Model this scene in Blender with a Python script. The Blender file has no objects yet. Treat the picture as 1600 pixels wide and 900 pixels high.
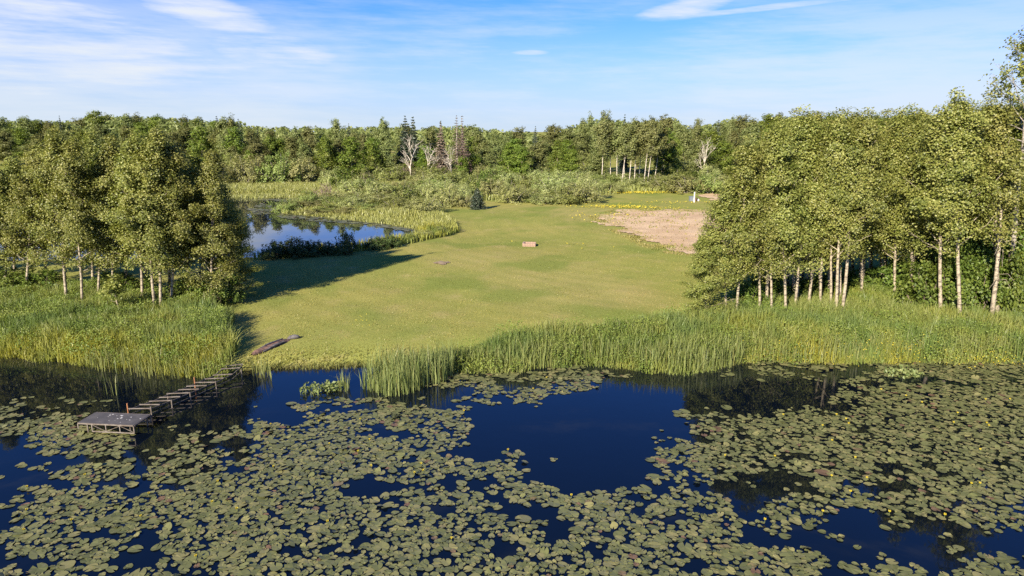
import bpy, math, random
import numpy as np
from mathutils import Vector, Matrix

sc = bpy.context.scene
R_ = math.radians
# ------------------------------------------------------------------ camera
CAM_H, PITCH, FOC = 10.0, R_(12.9), 1067.0      # FOC in pixels of a 1600 px wide frame
cam_d = bpy.data.cameras.new('camera')
cam_d.sensor_width = 36.0
cam_d.lens = 24.0
cam_d.clip_start, cam_d.clip_end = 0.1, 8000
cam = bpy.data.objects.new('camera', cam_d)
cam.location = (0, 0, CAM_H)
cam.rotation_euler = (math.pi / 2 - PITCH, 0, 0)
sc.collection.objects.link(cam)
sc.camera = cam
# ------------------------------------------------------------------ light
SUN_AZ, SUN_EL = R_(209), R_(25)                # azimuth clockwise from +Y (the view direction)
sv = Vector((math.sin(SUN_AZ) * math.cos(SUN_EL), math.cos(SUN_AZ) * math.cos(SUN_EL), math.sin(SUN_EL)))
sun_d = bpy.data.lights.new('sun', 'SUN')
sun_d.energy = 4.6
sun_d.angle = R_(0.55)
sun_d.color = (1.0, 0.89, 0.70)
sun = bpy.data.objects.new('sun', sun_d)
sun.rotation_euler = (-sv).to_track_quat('-Z', 'Y').to_euler()
sun.location = (0, 0, 60)
sc.collection.objects.link(sun)
sc.view_settings.view_transform = 'Standard'
sc.view_settings.look = 'None'
sc.view_settings.gamma = 1.0
sc.view_settings.exposure = 1.45
sc.cycles.max_bounces = 6
sc.cycles.diffuse_bounces = 3
sc.cycles.glossy_bounces = 3
sc.cycles.transmission_bounces = 4
sc.cycles.use_denoising = False

# ------------------------------------------------------------------ node helper
class NT:
    def __init__(s, tree):
        s.t = tree
        tree.nodes.clear()
    def n(s, typ, ins=None, **kw):
        nd = s.t.nodes.new(typ)
        for k, v in kw.items():
            setattr(nd, k, v)
        for k, v in (ins or {}).items():
            s.set(nd.inputs[k], v)
        return nd
    def set(s, sock, v):
        if isinstance(v, bpy.types.NodeSocket):
            s.t.links.new(v, sock)
        elif hasattr(v, 'outputs'):
            s.t.links.new(v.outputs[0], sock)
        else:
            sock.default_value = v
    def math(s, op, a, b=None, c=None, clamp=False):
        nd = s.n('ShaderNodeMath', operation=op, use_clamp=clamp)
        for i, v in enumerate((a, b, c)):
            if v is not None:
                s.set(nd.inputs[i], v)
        return nd.outputs[0]
    def mix(s, f, a, b, blend='MIX'):
        nd = s.n('ShaderNodeMix', data_type='RGBA', blend_type=blend)
        s.set(nd.inputs[0], f)
        s.set(nd.inputs[6], a if not isinstance(a, tuple) else (*a[:3], 1))
        s.set(nd.inputs[7], b if not isinstance(b, tuple) else (*b[:3], 1))
        return nd.outputs[2]
    def smooth(s, v, lo, hi, a=0.0, b=1.0):
        nd = s.n('ShaderNodeMapRange', interpolation_type='SMOOTHSTEP')
        for i, x in enumerate((v, lo, hi, a, b)):
            s.set(nd.inputs[i], x)
        return nd.outputs[0]
    def noise(s, vec, scale, detail=3.0, rough=0.55, dim='3D'):
        nd = s.n('ShaderNodeTexNoise', noise_dimensions=dim)
        if vec is not None:
            s.set(nd.inputs['Vector'], vec)
        s.set(nd.inputs['Scale'], scale); s.set(nd.inputs['Detail'], detail); s.set(nd.inputs['Roughness'], rough)
        return nd.outputs[0]

# ------------------------------------------------------------------ sky
def pix_dir(px, py):
    u, v = (px - 800) / FOC, (py - 450) / FOC
    d = Vector((u, math.cos(PITCH) - v * math.sin(PITCH), -math.sin(PITCH) - v * math.cos(PITCH)))
    return d.normalized()

world = bpy.data.worlds.new('World')
sc.world = world
world.use_nodes = True
W = NT(world.node_tree)
sky = W.n('ShaderNodeTexSky', sky_type='NISHITA', sun_disc=False, sun_elevation=SUN_EL, sun_rotation=SUN_AZ,
          altitude=300.0, air_density=1.0, dust_density=0.6, ozone_density=2.6)
hs = W.n('ShaderNodeMix', {0: 1.0, 6: sky.outputs[0], 7: (0.150, 0.37, 0.86, 1)}, data_type='RGBA', blend_type='MULTIPLY')
tc = W.n('ShaderNodeTexCoord')
nv = W.n('ShaderNodeVectorMath', {0: tc.outputs['Generated']}, operation='NORMALIZE')
sp = W.n('ShaderNodeSeparateXYZ', {0: nv.outputs[0]})
az = W.math('ARCTAN2', sp.outputs[0], sp.outputs[1])
el = W.math('ARCSINE', sp.outputs[2])
cv = W.n('ShaderNodeCombineXYZ', {0: W.math('MULTIPLY', az, 3.0), 1: W.math('ADD', W.math('MULTIPLY', el, 15.0), W.math('MULTIPLY', az, 1.2)), 2: 3.7})
n1 = W.noise(cv.outputs[0], 1.6, 7.0, 0.6)
cv2 = W.n('ShaderNodeCombineXYZ', {0: W.math('MULTIPLY', az, 2.0), 1: W.math('MULTIPLY', el, 22.0), 2: 9.1})
n2 = W.noise(cv2.outputs[0], 3.0, 6.0, 0.65)
def ellipse(px, py, rx, ry, tilt=0.0):
    d = pix_dir(px, py)
    a0, e0 = math.atan2(d.x, d.y), math.asin(d.z)
    ra, re = rx / FOC, ry / FOC
    da = W.math('SUBTRACT', az, a0)
    de = W.math('SUBTRACT', W.math('SUBTRACT', el, e0), W.math('MULTIPLY', da, tilt))
    q = W.math('ADD', W.math('POWER', W.math('ABSOLUTE', W.math('DIVIDE', da, ra)), 2.0),
               W.math('POWER', W.math('ABSOLUTE', W.math('DIVIDE', de, re)), 2.0))
    return W.smooth(q, 1.9, 0.0)
CLOUDS = [(-30, 56, 330, 66, -0.12), (180, 98, 190, 16, 0.0), (318, 16, 95, 26, -0.2), (422, 79, 95, 24, -0.05), (1062, 18, 70, 15, 0.15),
          (1230, 8, 200, 5, 0.06), (830, 82, 30, 4, 0.0)]
m = None
for cl in CLOUDS:
    e = ellipse(*cl)
    m = e if m is None else W.math('MAXIMUM', m, e)
nn = W.math('ADD', W.math('MULTIPLY', n1, 0.55), W.math('MULTIPLY', n2, 0.45))
cf = W.smooth(W.math('ADD', W.math('MULTIPLY', m, 0.42), W.math('MULTIPLY', W.math('SUBTRACT', nn, .5), 1.5)), 0.06, 0.62)
veil = W.math('MULTIPLY', W.smooth(W.math('ADD', W.math('ADD', nn, W.smooth(az, R_(5), R_(32), 0, .16)), W.smooth(az, R_(-5), R_(-30), 0, .14)), 0.40, 0.72), W.smooth(el, R_(16), R_(5), 0.0, 0.5))
hz = W.smooth(el, R_(11.5), R_(-1.5), 0.0, 0.92)
tot = W.math('MAXIMUM', W.math('MULTIPLY', cf, 0.95), veil)
c1 = W.mix(hz, hs.outputs[2], (2.75, 3.2, 3.75))
c2 = W.mix(tot, c1, (3.4, 3.6, 3.85))
bg = W.n('ShaderNodeBackground', {'Color': c2, 'Strength': 0.09})
W.n('ShaderNodeOutputWorld', {0: bg.outputs[0]})

# ------------------------------------------------------------------ geometry helpers
rng = np.random.default_rng(7)
COL = sc.collection
CP, SP_ = math.cos(PITCH), math.sin(PITCH)

def ray(px, py):
    u, v = (np.asarray(px, float) - 800) / FOC, (np.asarray(py, float) - 450) / FOC
    return u, CP - v * SP_, -SP_ - v * CP

def at(px, py, z=0.0):
    x, y, zz = ray(px, py)
    t = (z - CAM_H) / zz
    return x * t, y * t

def to_pix(X, Y, Z):
    dz = Z - CAM_H
    zc = Y * CP - dz * SP_
    yc = Y * SP_ + dz * CP
    return 800 + FOC * X / zc, 450 - FOC * yc / zc

def sstep(x, a, b):
    t = np.clip((x - a) / (b - a), 0, 1)
    return t * t * (3 - 2 * t)

def in_poly(X, Y, P):
    ins = np.zeros(X.shape, bool)
    n = len(P)
    for i in range(n):
        x0, y0 = P[i]; x1, y1 = P[(i + 1) % n]
        c = ((y0 > Y) != (y1 > Y))
        with np.errstate(divide='ignore', invalid='ignore'):
            xi = (x1 - x0) * (Y - y0) / (y1 - y0) + x0
        ins ^= c & (X < xi)
    return ins

def dist_poly(X, Y, P, closed=True):
    best = np.full(X.shape, 1e9)
    n = len(P)
    for i in range(n if closed else n - 1):
        x0, y0 = P[i]; x1, y1 = P[(i + 1) % n]
        dx, dy = x1 - x0, y1 - y0
        t = np.clip(((X - x0) * dx + (Y - y0) * dy) / (dx * dx + dy * dy + 1e-9), 0, 1)
        best = np.minimum(best, np.hypot(X - x0 - t * dx, Y - y0 - t * dy))
    return best

class ValNoise:
    """smooth 2-D value noise"""
    def __init__(s, seed):
        s.g = np.random.default_rng(seed).random((256, 256))
    def __call__(s, X, Y, scale=1.0):
        x, y = np.asarray(X) * scale, np.asarray(Y) * scale
        xi, yi = np.floor(x).astype(int), np.floor(y).astype(int)
        fx, fy = x - xi, y - yi
        fx, fy = fx * fx * (3 - 2 * fx), fy * fy * (3 - 2 * fy)
        g = s.g
        a, b = g[xi & 255, yi & 255], g[(xi + 1) & 255, yi & 255]
        c, d = g[xi & 255, (yi + 1) & 255], g[(xi + 1) & 255, (yi + 1) & 255]
        return (a * (1 - fx) + b * fx) * (1 - fy) + (c * (1 - fx) + d * fx) * fy
    def fbm(s, X, Y, scale=1.0, oct=3):
        v, a, t = 0, 1, 0
        for k in range(oct):
            v = v + a * s(np.asarray(X) + 37 * k, np.asarray(Y) - 19 * k, scale * 2 ** k); t += a; a *= .5
        return v / t
VN = ValNoise(3)

def world_poly(pts, z=0.0):
    return [tuple(float(c) for c in at(px, py, z)) for px, py in pts]

SHORE = world_poly([(-400, 530), (-100, 543), (0, 551), (100, 561), (200, 571), (300, 580), (365, 583), (395, 579), (430, 577), (480, 575), (540, 573),
                    (600, 574), (680, 574), (760, 576), (830, 577), (900, 566), (960, 568), (1010, 577), (1060, 580), (1110, 572), (1160, 561),
                    (1250, 561), (1350, 563), (1450, 561), (1600, 561), (1900, 555)])
SHX, SHY = np.array([p[0] for p in SHORE]), np.array([p[1] for p in SHORE])
BACK_POND = world_poly([(-300, 420), (-100, 412), (60, 408), (200, 406), (330, 406), (400, 405), (450, 400), (510, 396), (560, 390), (610, 382), (645, 371),
                        (664, 360), (660, 353), (628, 347), (590, 343), (555, 339), (515, 335), (470, 333), (442, 329), (436, 323), (460, 318),
                        (520, 316), (548, 311), (530, 306), (440, 304), (360, 304), (250, 306), (100, 312), (-100, 325), (-300, 350)])

def height(X, Y):
    X, Y = np.asarray(X, float), np.asarray(Y, float)
    wob = (VN.fbm(X, Y, 0.5, 2) - .5) * 0.7
    d = Y - np.interp(X, SHX, SHY) + wob
    a = np.where(d > 0, .5 * (1 - np.exp(-np.maximum(d, 0) / 1.0)), np.maximum(-1.6, .45 * d))
    sd = dist_poly(X, Y, BACK_POND)
    sd = np.where(in_poly(X, Y, BACK_POND), -sd, sd) + wob * .8
    b = np.where(sd > 0, .52 * (1 - np.exp(-np.maximum(sd, 0) / 1.2)), np.maximum(-1.0, .35 * sd))
    h = np.minimum(a, b)
    land = sstep(np.minimum(d, sd), 0.5, 6)
    h = h + land * ((VN.fbm(X, Y, .06, 3) - .5) * .45 + (VN.fbm(X + 50, Y, .45, 2) - .5) * .07)
    h = h + sstep(Y, 150, 420) * (2.2 + 5.0 * sstep(-X, 10, 120) + 4.5 * sstep(X, 30, 160))
    return h

def at_ground(px, py):
    z = .5
    for _ in range(5):
        x, y = at(px, py, z)
        z = float(height(x, y))
    return float(x), float(y), z

def link(o, parent=None):
    COL.objects.link(o)
    if parent is not None:
        o.parent = parent
    return o

def tag(o, label=None, cat=None, group=None, kind=None):
    if label: o['label'] = label
    if cat: o['category'] = cat
    if group: o['group'] = group
    if kind: o['kind'] = kind
    return o

class MB:
    """collects triangles and quads with a per-vertex 'rnd' and 'tone' value"""
    def __init__(s):
        s.v, s.t, s.q, s.r, s.g, s.n = [], [], [], [], [], 0
    def add(s, V, tris=None, quads=None, rnd=0.5, tone=0.0):
        V = np.asarray(V, float).reshape(-1, 3)
        s.v.append(V)
        s.r.append(np.broadcast_to(np.asarray(rnd, float), (len(V),)))
        s.g.append(np.broadcast_to(np.asarray(tone, float), (len(V),)))
        if tris is not None and len(tris): s.t.append(np.asarray(tris, int).reshape(-1, 3) + s.n)
        if quads is not None and len(quads): s.q.append(np.asarray(quads, int).reshape(-1, 4) + s.n)
        s.n += len(V)
    def box(s, c, size, M=None, **k):
        x, y, z = (np.array(size) / 2)
        V = np.array([(-x, -y, -z), (x, -y, -z), (x, y, -z), (-x, y, -z), (-x, -y, z), (x, -y, z), (x, y, z), (-x, y, z)])
        if M is not None:
            V = V @ np.array(M.to_3x3()).T
        s.add(V + np.array(c), quads=[(0, 3, 2, 1), (4, 5, 6, 7), (0, 1, 5, 4), (1, 2, 6, 5), (2, 3, 7, 6), (3, 0, 4, 7)], **k)
    def bar(s, a, b, w, h, **k):
        a, b = Vector(a), Vector(b)
        d = b - a
        M = d.to_track_quat('X', 'Z').to_matrix()
        s.box((a + b) / 2, (d.length, w, h), M, **k)
    def tube(s, P, rad, sides=6, cap=True, wob=0.0, **k):
        P = np.asarray(P, float); rad = np.broadcast_to(np.asarray(rad, float), (len(P),))
        n = len(P)
        T = np.gradient(P, axis=0)
        T /= np.linalg.norm(T, axis=1)[:, None] + 1e-9
        up = np.array([1., 0, 0]) if abs(T[0][0]) < .8 else np.array([0, 1., 0])
        N = np.cross(T, up); N /= np.linalg.norm(N, axis=1)[:, None] + 1e-9
        B = np.cross(T, N)
        an = np.arange(sides) * 2 * np.pi / sides
        rr = rad[:, None] * (1 + (wob * (rng.random((n, sides)) - .5) if wob else 0))
        V = P[:, None, :] + rr[..., None] * (np.cos(an)[None, :, None] * N[:, None, :] + np.sin(an)[None, :, None] * B[:, None, :])
        i, j = np.meshgrid(np.arange(n - 1), np.arange(sides), indexing='ij')
        j2 = (j + 1) % sides
        Q = np.stack([i * sides + j, i * sides + j2, (i + 1) * sides + j2, (i + 1) * sides + j], -1).reshape(-1, 4)
        V = V.reshape(-1, 3)
        tr = []
        if cap:
            V = np.vstack([V, P[0], P[-1]])
            for a in range(sides):
                tr.append((n * sides, (a + 1) % sides, a))
                tr.append((n * sides + 1, (n - 1) * sides + a, (n - 1) * sides + (a + 1) % sides))
        s.add(V, tr, Q, **k)
    def mesh(s, name, mat, smooth=False):
        me = bpy.data.meshes.new(name)
        V = np.vstack(s.v)
        T = np.vstack(s.t) if s.t else np.zeros((0, 3), int)
        Q = np.vstack(s.q) if s.q else np.zeros((0, 4), int)
        me.vertices.add(len(V)); me.vertices.foreach_set('co', V.astype(np.float32).ravel())
        nl = T.size + Q.size
        me.loops.add(nl); me.loops.foreach_set('vertex_index', np.concatenate([T.ravel(), Q.ravel()]).astype(np.int32))
        me.polygons.add(len(T) + len(Q))
        ls = np.concatenate([np.arange(len(T)) * 3, T.size + np.arange(len(Q)) * 4]).astype(np.int32)
        me.polygons.foreach_set('loop_start', ls)
        me.polygons.foreach_set('use_smooth', np.full(len(ls), smooth))
        for nm, src in (('rnd', s.r), ('tone', s.g)):
            at_ = me.attributes.new(nm, 'FLOAT', 'POINT')
            at_.data.foreach_set('value', np.concatenate(src).astype(np.float32))
        me.update(calc_edges=True)
        if mat: me.materials.append(mat)
        return me
    def build(s, name, mat, parent=None, smooth=False):
        return link(bpy.data.objects.new(name, s.mesh(name, mat, smooth)), parent)

def empty(name, loc, rz=0.0):
    o = bpy.data.objects.new(name, None)
    o.location = loc; o.rotation_euler = (0, 0, rz); o.empty_display_size = .3
    return link(o)

# ------------------------------------------------------------------ materials
def new_mat(name):
    m = bpy.data.materials.new(name)
    m.use_nodes = True
    return m, NT(m.node_tree)

def attr(N, name):
    return N.n('ShaderNodeAttribute', attribute_name=name, attribute_type='GEOMETRY').outputs['Fac']

def leaf_mat(name, dark, mid, light, trans=0.3, gloss=0.06, objvar=0.35, tonecol=None, rough=.45, patch=0.0, patchcol=None):
    m, N = new_mat(name)
    r = attr(N, 'rnd')
    oi = N.n('ShaderNodeObjectInfo').outputs['Random']
    ramp = N.n('ShaderNodeValToRGB', {0: r})
    e = ramp.color_ramp.elements
    e[0].position, e[0].color = 0.0, (*dark, 1)
    e[1].position, e[1].color = 1.0, (*light, 1)
    k = e.new(.5); k.color = (*mid, 1)
    col = ramp.outputs[0]
    if tonecol:
        col = N.mix(attr(N, 'tone'), col, tonecol)
    if patchcol:
        g = N.n('ShaderNodeNewGeometry')
        nz = N.noise(g.outputs['Position'], patch, 2.0)
        col = N.mix(N.smooth(nz, .48, .66, 0, .75), col, patchcol)
    hsv = N.n('ShaderNodeHueSaturation', {'Hue': N.math('MULTIPLY_ADD', oi, .035 * objvar / .35, .5 - .0175 * objvar / .35),
                                          'Saturation': 1.0, 'Value': N.math('MULTIPLY_ADD', oi, objvar, 1 - objvar / 2), 'Color': col})
    df = N.n('ShaderNodeBsdfDiffuse', {'Color': hsv.outputs[0]})
    tcol = N.mix(1.0, hsv.outputs[0], (1.0, 1.0, .45), 'MULTIPLY')
    tr = N.n('ShaderNodeBsdfTranslucent', {'Color': tcol})
    mx = N.n('ShaderNodeMixShader', {0: trans, 1: df.outputs[0], 2: tr.outputs[0]})
    gl = N.n('ShaderNodeBsdfGlossy', {'Color': (.9, .9, .9, 1), 'Roughness': rough})
    mx2 = N.n('ShaderNodeMixShader', {0: gloss, 1: mx.outputs[0], 2: gl.outputs[0]})
    N.n('ShaderNodeOutputMaterial', {0: mx2.outputs[0]})
    return m

def bark_mat(name, base, dark, scale=(6, 6, 14)):
    m, N = new_mat(name)
    tcn = N.n('ShaderNodeTexCoord')
    mp = N.n('ShaderNodeMapping', {'Vector': tcn.outputs['Object'], 'Scale': scale})
    a = N.noise(mp.outputs[0], 1.0, 4.0, .65)
    c = N.mix(N.smooth(a, .45, .60), base, dark)
    b = N.n('ShaderNodeBsdfPrincipled', {'Base Color': c, 'Roughness': .85})
    N.n('ShaderNodeOutputMaterial', {0: b.outputs[0]})
    return m

def plain_mat(name, c1, c2, scale=8.0, rough=.7, metal=0.0, lo=.4, hi=.62, bump=0.0):
    m, N = new_mat(name)
    tcn = N.n('ShaderNodeTexCoord')
    a = N.noise(tcn.outputs['Object'], scale, 5.0, .6)
    c = N.mix(N.smooth(a, lo, hi), c1, c2)
    b = N.n('ShaderNodeBsdfPrincipled', {'Base Color': c, 'Roughness': rough, 'Metallic': metal})
    if bump:
        bp = N.n('ShaderNodeBump', {'Height': a, 'Strength': bump, 'Distance': .03})
        N.set(b.inputs['Normal'], bp.outputs[0])
    N.n('ShaderNodeOutputMaterial', {0: b.outputs[0]})
    return m

M = {}
M['aspen_leaf'] = leaf_mat('aspen_leaf', (.100, .126, .022), (.205, .222, .048), (.35, .34, .10), .38, .025, .20)
M['aspen_leaf_green'] = leaf_mat('aspen_leaf_green', (.068, .102, .012), (.145, .182, .026), (.26, .275, .055), .34, .025, .2)
M['far_leaf'] = leaf_mat('far_leaf', (.108, .132, .040), (.180, .200, .066), (.265, .272, .105), .36, .015, .45)  # leaf colour lifted and paled to stand for distance haze
M['far_leaf_bright'] = leaf_mat('far_leaf_bright', (.075, .115, .015), (.145, .195, .026), (.23, .265, .05), .32, .02, .4)
M['willow_leaf'] = leaf_mat('willow_leaf', (.21, .235, .075), (.34, .355, .135), (.45, .45, .21), .4, .01, .5)
M['willow_green'] = leaf_mat('willow_green', (.135, .175, .042), (.235, .275, .078), (.34, .37, .13), .4, .01, .45)
M['shrub_leaf'] = leaf_mat('shrub_leaf', (.055, .092, .016), (.105, .155, .026), (.18, .225, .045), .35, .015, .3)
M['dark_shrub_leaf'] = leaf_mat('dark_shrub_leaf', (.045, .068, .02), (.08, .115, .034), (.13, .16, .05), .3, .015, .3)
M['spruce_needles'] = leaf_mat('spruce_needles', (.024, .036, .020), (.042, .060, .034), (.07, .09, .055), .08, .04, .3)
M['brown_needles'] = leaf_mat('brown_needles', (.09, .062, .045), (.145, .105, .078), (.20, .155, .12), .1, .03, .25)
M['tall_grass'] = leaf_mat('tall_grass', (.135, .18, .040), (.215, .258, .066), (.32, .335, .12), .45, .02, 0.02, tonecol=(.33, .31, .045), patch=.42, patchcol=(.13, .20, .055))
M['weed_leaf'] = leaf_mat('weed_leaf', (.085, .130, .020), (.15, .205, .034), (.25, .285, .06), .4, .015, .02)
M['cattail_leaf'] = leaf_mat('cattail_leaf', (.125, .17, .05), (.21, .26, .085), (.32, .345, .135), .45, .02, 0.02, tonecol=(.24, .22, .075))
M['meadow_grass'] = leaf_mat('meadow_grass', (.19, .205, .046), (.27, .275, .070), (.37, .355, .12), .3, .04, 0.02, tonecol=(.20, .23, .06))
M['lawn_blade'] = leaf_mat('lawn_blade', (.170, .176, .038), (.268, .254, .062), (.36, .32, .10), .4, .02, 0.02, tonecol=(.33, .26, .115), patch=.16, patchcol=(.175, .215, .046))
M['yellow_flower'] = leaf_mat('yellow_flower', (.42, .34, .02), (.50, .40, .03), (.6, .5, .06), .2, .03, 0.02)
M['pale_bark'] = bark_mat('pale_bark', (.32, .27, .195), (.13, .105, .075), (5, 5, 9))
M['white_bark'] = bark_mat('white_bark', (.50, .45, .37), (.24, .20, .16), (3, 3, 5))
M['dark_bark'] = bark_mat('dark_bark', (.15, .115, .085), (.07, .055, .04))
M['grey_bark'] = bark_mat('grey_bark', (.28, .25, .21), (.12, .1, .08))
M['brown_twig'] = plain_mat('brown_twig', (.17, .12, .09), (.25, .19, .15), 3, .9)
M['galvanised'] = plain_mat('galvanised', (.18, .155, .13), (.12, .095, .075), 5, .55, .2)
M['rail_dark'] = plain_mat('rail_dark', (.10, .085, .07), (.06, .05, .04), 6, .7)  # frame metal darkened in its colour to stand for shade on the rails
M['deck'] = plain_mat('deck', (.060, .056, .055), (.085, .078, .074), 3, .75)
M['dropping'] = plain_mat('dropping', (.48, .47, .46), (.4, .39, .36), 20, .9)
M['rusty'] = plain_mat('rusty', (.30, .13, .05), (.2, .08, .035), 12, .9)
M['log_wood'] = plain_mat('log_wood', (.20, .112, .080), (.055, .032, .026), 5, .9, bump=.6)
M['scorched'] = plain_mat('scorched', (.27, .20, .115), (.16, .11, .06), 4, .95)
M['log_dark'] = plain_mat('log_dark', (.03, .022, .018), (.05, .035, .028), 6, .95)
M['log_grey'] = plain_mat('log_grey', (.13, .12, .115), (.07, .06, .06), 7, .9)
M['pink_block'] = plain_mat('pink_block', (.33, .22, .16), (.24, .16, .12), 4, .9)
M['ash'] = plain_mat('ash', (.05, .045, .04), (.09, .08, .07), 6, .95)
M['white_paint'] = plain_mat('white_paint', (.8, .77, .7), (.68, .65, .58), 3, .6)
M['grey_box'] = plain_mat('grey_box', (.13, .15, .17), (.17, .185, .2), 2, .5)
M['brown_box'] = plain_mat('brown_box', (.12, .07, .045), (.08, .05, .035), 4, .8)
M['pale_stone'] = plain_mat('pale_stone', (.55, .5, .43), (.42, .37, .31), 4, .9)
M['cattail_head'] = plain_mat('cattail_head', (.10, .055, .03), (.07, .04, .022), 9, .95)

def ground_mat():
    m, N = new_mat('ground_grass')
    g = N.n('ShaderNodeNewGeometry').outputs['Position']
    a = N.noise(g, .07, 4.0, .55)
    b = N.noise(g, .55, 4.0, .6)
    c = N.noise(g, 5.5, 5.0, .7)
    d = N.noise(g, .16, 3.0, .5)
    col = N.mix(N.smooth(a, .38, .62), (.225, .238, .060), (.30, .272, .080))
    col = N.mix(N.smooth(N.noise(g, .035, 2.0), .50, .62, 0, .6), col, (.33, .285, .11))
    col = N.mix(N.smooth(b, .50, .72, 0, .6), col, (.34, .28, .12))
    col = N.mix(N.smooth(d, .50, .64, 0, .75), col, (.165, .205, .045))
    col = N.mix(N.smooth(c, .36, .64, .3, 0), col, (.16, .165, .045))
    # faint mowing rounds about the bare soil
    ds = N.n('ShaderNodeVectorMath', {0: g, 1: (26.0, 74.0, 0.5)}, operation='DISTANCE').outputs['Value']
    wv = N.math('SINE', N.math('ADD', N.math('MULTIPLY', ds, 3.6), N.math('MULTIPLY', b, 5.0)))
    col = N.mix(N.smooth(wv, -.6, .8, 0, .22), col, (.17, .19, .045))
    # mud under and beside the water
    z = N.n('ShaderNodeSeparateXYZ', {0: g}).outputs[2]
    col = N.mix(N.smooth(z, .16, -.02), col, (.030, .027, .014))
    bp = N.n('ShaderNodeBump', {'Height': c, 'Strength': .6, 'Distance': .04})
    s = N.n('ShaderNodeBsdfDiffuse', {'Color': col, 'Normal': bp.outputs[0]})
    N.n('ShaderNodeOutputMaterial', {0: s.outputs[0]})
    return m
def soil_mat():
    m, N = new_mat('bare_soil')
    g = N.n('ShaderNodeNewGeometry').outputs['Position']
    a = N.noise(g, .25, 4.0, .6)
    c = N.noise(g, 3.5, 5.0, .7)
    col = N.mix(N.smooth(a, .38, .62), (.46, .325, .195), (.54, .40, .25))
    col = N.mix(N.smooth(c, .56, .74, 0, .7), col, (.27, .225, .10))
    bp = N.n('ShaderNodeBump', {'Height': c, 'Strength': .8, 'Distance': .1})
    s = N.n('ShaderNodeBsdfDiffuse', {'Color': col, 'Normal': bp.outputs[0]})
    N.n('ShaderNodeOutputMaterial', {0: s.outputs[0]})
    return m
def water_mat(name, deep, ripple, rough):
    m, N = new_mat(name)
    g = N.n('ShaderNodeNewGeometry').outputs['Position']
    a = N.noise(g, 1.1, 2.0, .5)
    b = N.noise(g, .12, 2.0, .5)
    bp = N.n('ShaderNodeBump', {'Height': N.math('ADD', a, N.math('MULTIPLY', b, 2.0)), 'Strength': ripple, 'Distance': .02})
    s = N.n('ShaderNodeBsdfPrincipled', {'Base Color': (*deep, 1), 'Roughness': rough, 'IOR': 1.333, 'Normal': bp.outputs[0]})
    N.n('ShaderNodeOutputMaterial', {0: s.outputs[0]})
    return m
def pad_mat(name='lily_pad'):
    m, N = new_mat(name)
    r = attr(N, 'rnd')
    oi = N.n('ShaderNodeObjectInfo').outputs['Random']
    t = N.math('FRACT', N.math('ADD', r, oi))
    ramp = N.n('ShaderNodeValToRGB', {0: t})
    e = ramp.color_ramp.elements
    e[0].color = (.084, .092, .030, 1); e[1].position = .97; e[1].color = (.175, .162, .062, 1)
    k = e.new(.5); k.color = (.124, .130, .046, 1)
    k = e.new(.985); k.color = (.125, .075, .042, 1)
    g = N.n('ShaderNodeNewGeometry').outputs['Position']
    n = N.noise(g, 9.0, 3.0, .6)
    col = N.mix(N.smooth(n, .5, .7, 0, .35), ramp.outputs[0], (.16, .14, .075))
    b = N.n('ShaderNodeBsdfPrincipled', {'Base Color': col, 'Roughness': .5, 'IOR': 1.4})
    N.n('ShaderNodeOutputMaterial', {0: b.outputs[0]})
    return m
M['ground'] = ground_mat(); M['soil'] = soil_mat()
M['water'] = water_mat('pond_water', (.0020, .0040, .0078), .10, .03)
M['back_water'] = water_mat('back_water', (.010, .014, .018), .025, .015)
M['pad'] = pad_mat()

# ------------------------------------------------------------------ ground, ponds
def axis(a, b, st, far0, far1):
    c = list(np.arange(a, b + 1e-6, st))
    s, v = st, b
    while v < far1:
        s *= 1.25; v += s; c.append(v)
    s, v = st, a
    while v > far0:
        s *= 1.25; v -= s; c.insert(0, v)
    return np.array(c)

def sheet(name, xs, ys, zf, mat, keep=None):
    X, Y = np.meshgrid(xs, ys)
    Z = zf(X, Y)
    nx, ny = len(xs), len(ys)
    i, j = np.meshgrid(np.arange(ny - 1), np.arange(nx - 1), indexing='ij')
    Q = np.stack([i * nx + j, i * nx + j + 1, (i + 1) * nx + j + 1, (i + 1) * nx + j], -1).reshape(-1, 4)
    V = np.stack([X, Y, Z], -1).reshape(-1, 3)
    if keep is not None:
        k = keep(X, Y).ravel()
        Q = Q[k[Q].all(1)]
        used = np.unique(Q)
        mp = np.zeros(len(V), int); mp[used] = np.arange(len(used))
        V, Q = V[used], mp[Q]
    b = MB(); b.add(V, quads=Q)
    return b.build(name, mat, smooth=True)

ground = sheet('ground', axis(-60, 60, .45, -3500, 3500), axis(22, 130, .45, -400, 5000), height, M['ground'])
tag(ground, 'mown yellow green lawn and marshy land around both ponds', kind='structure')
w = sheet('pond_water', np.array([-400., -60, 60, 400]), np.array([-350., 0, 46]), lambda X, Y: X * 0, M['water'])
tag(w, 'dark blue still pond water in front of the lawn', kind='structure')
bp_x, bp_y = [p[0] for p in BACK_POND], [p[1] for p in BACK_POND]
w = sheet('back_pond_water', np.array([min(bp_x) - 4, -60, max(bp_x) + 3]), np.array([min(bp_y) - 3, 85, max(bp_y) + 3]), lambda X, Y: X * 0, M['back_water'])
tag(w, 'smaller pond mirroring pale sky behind the left grove', kind='structure')

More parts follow.
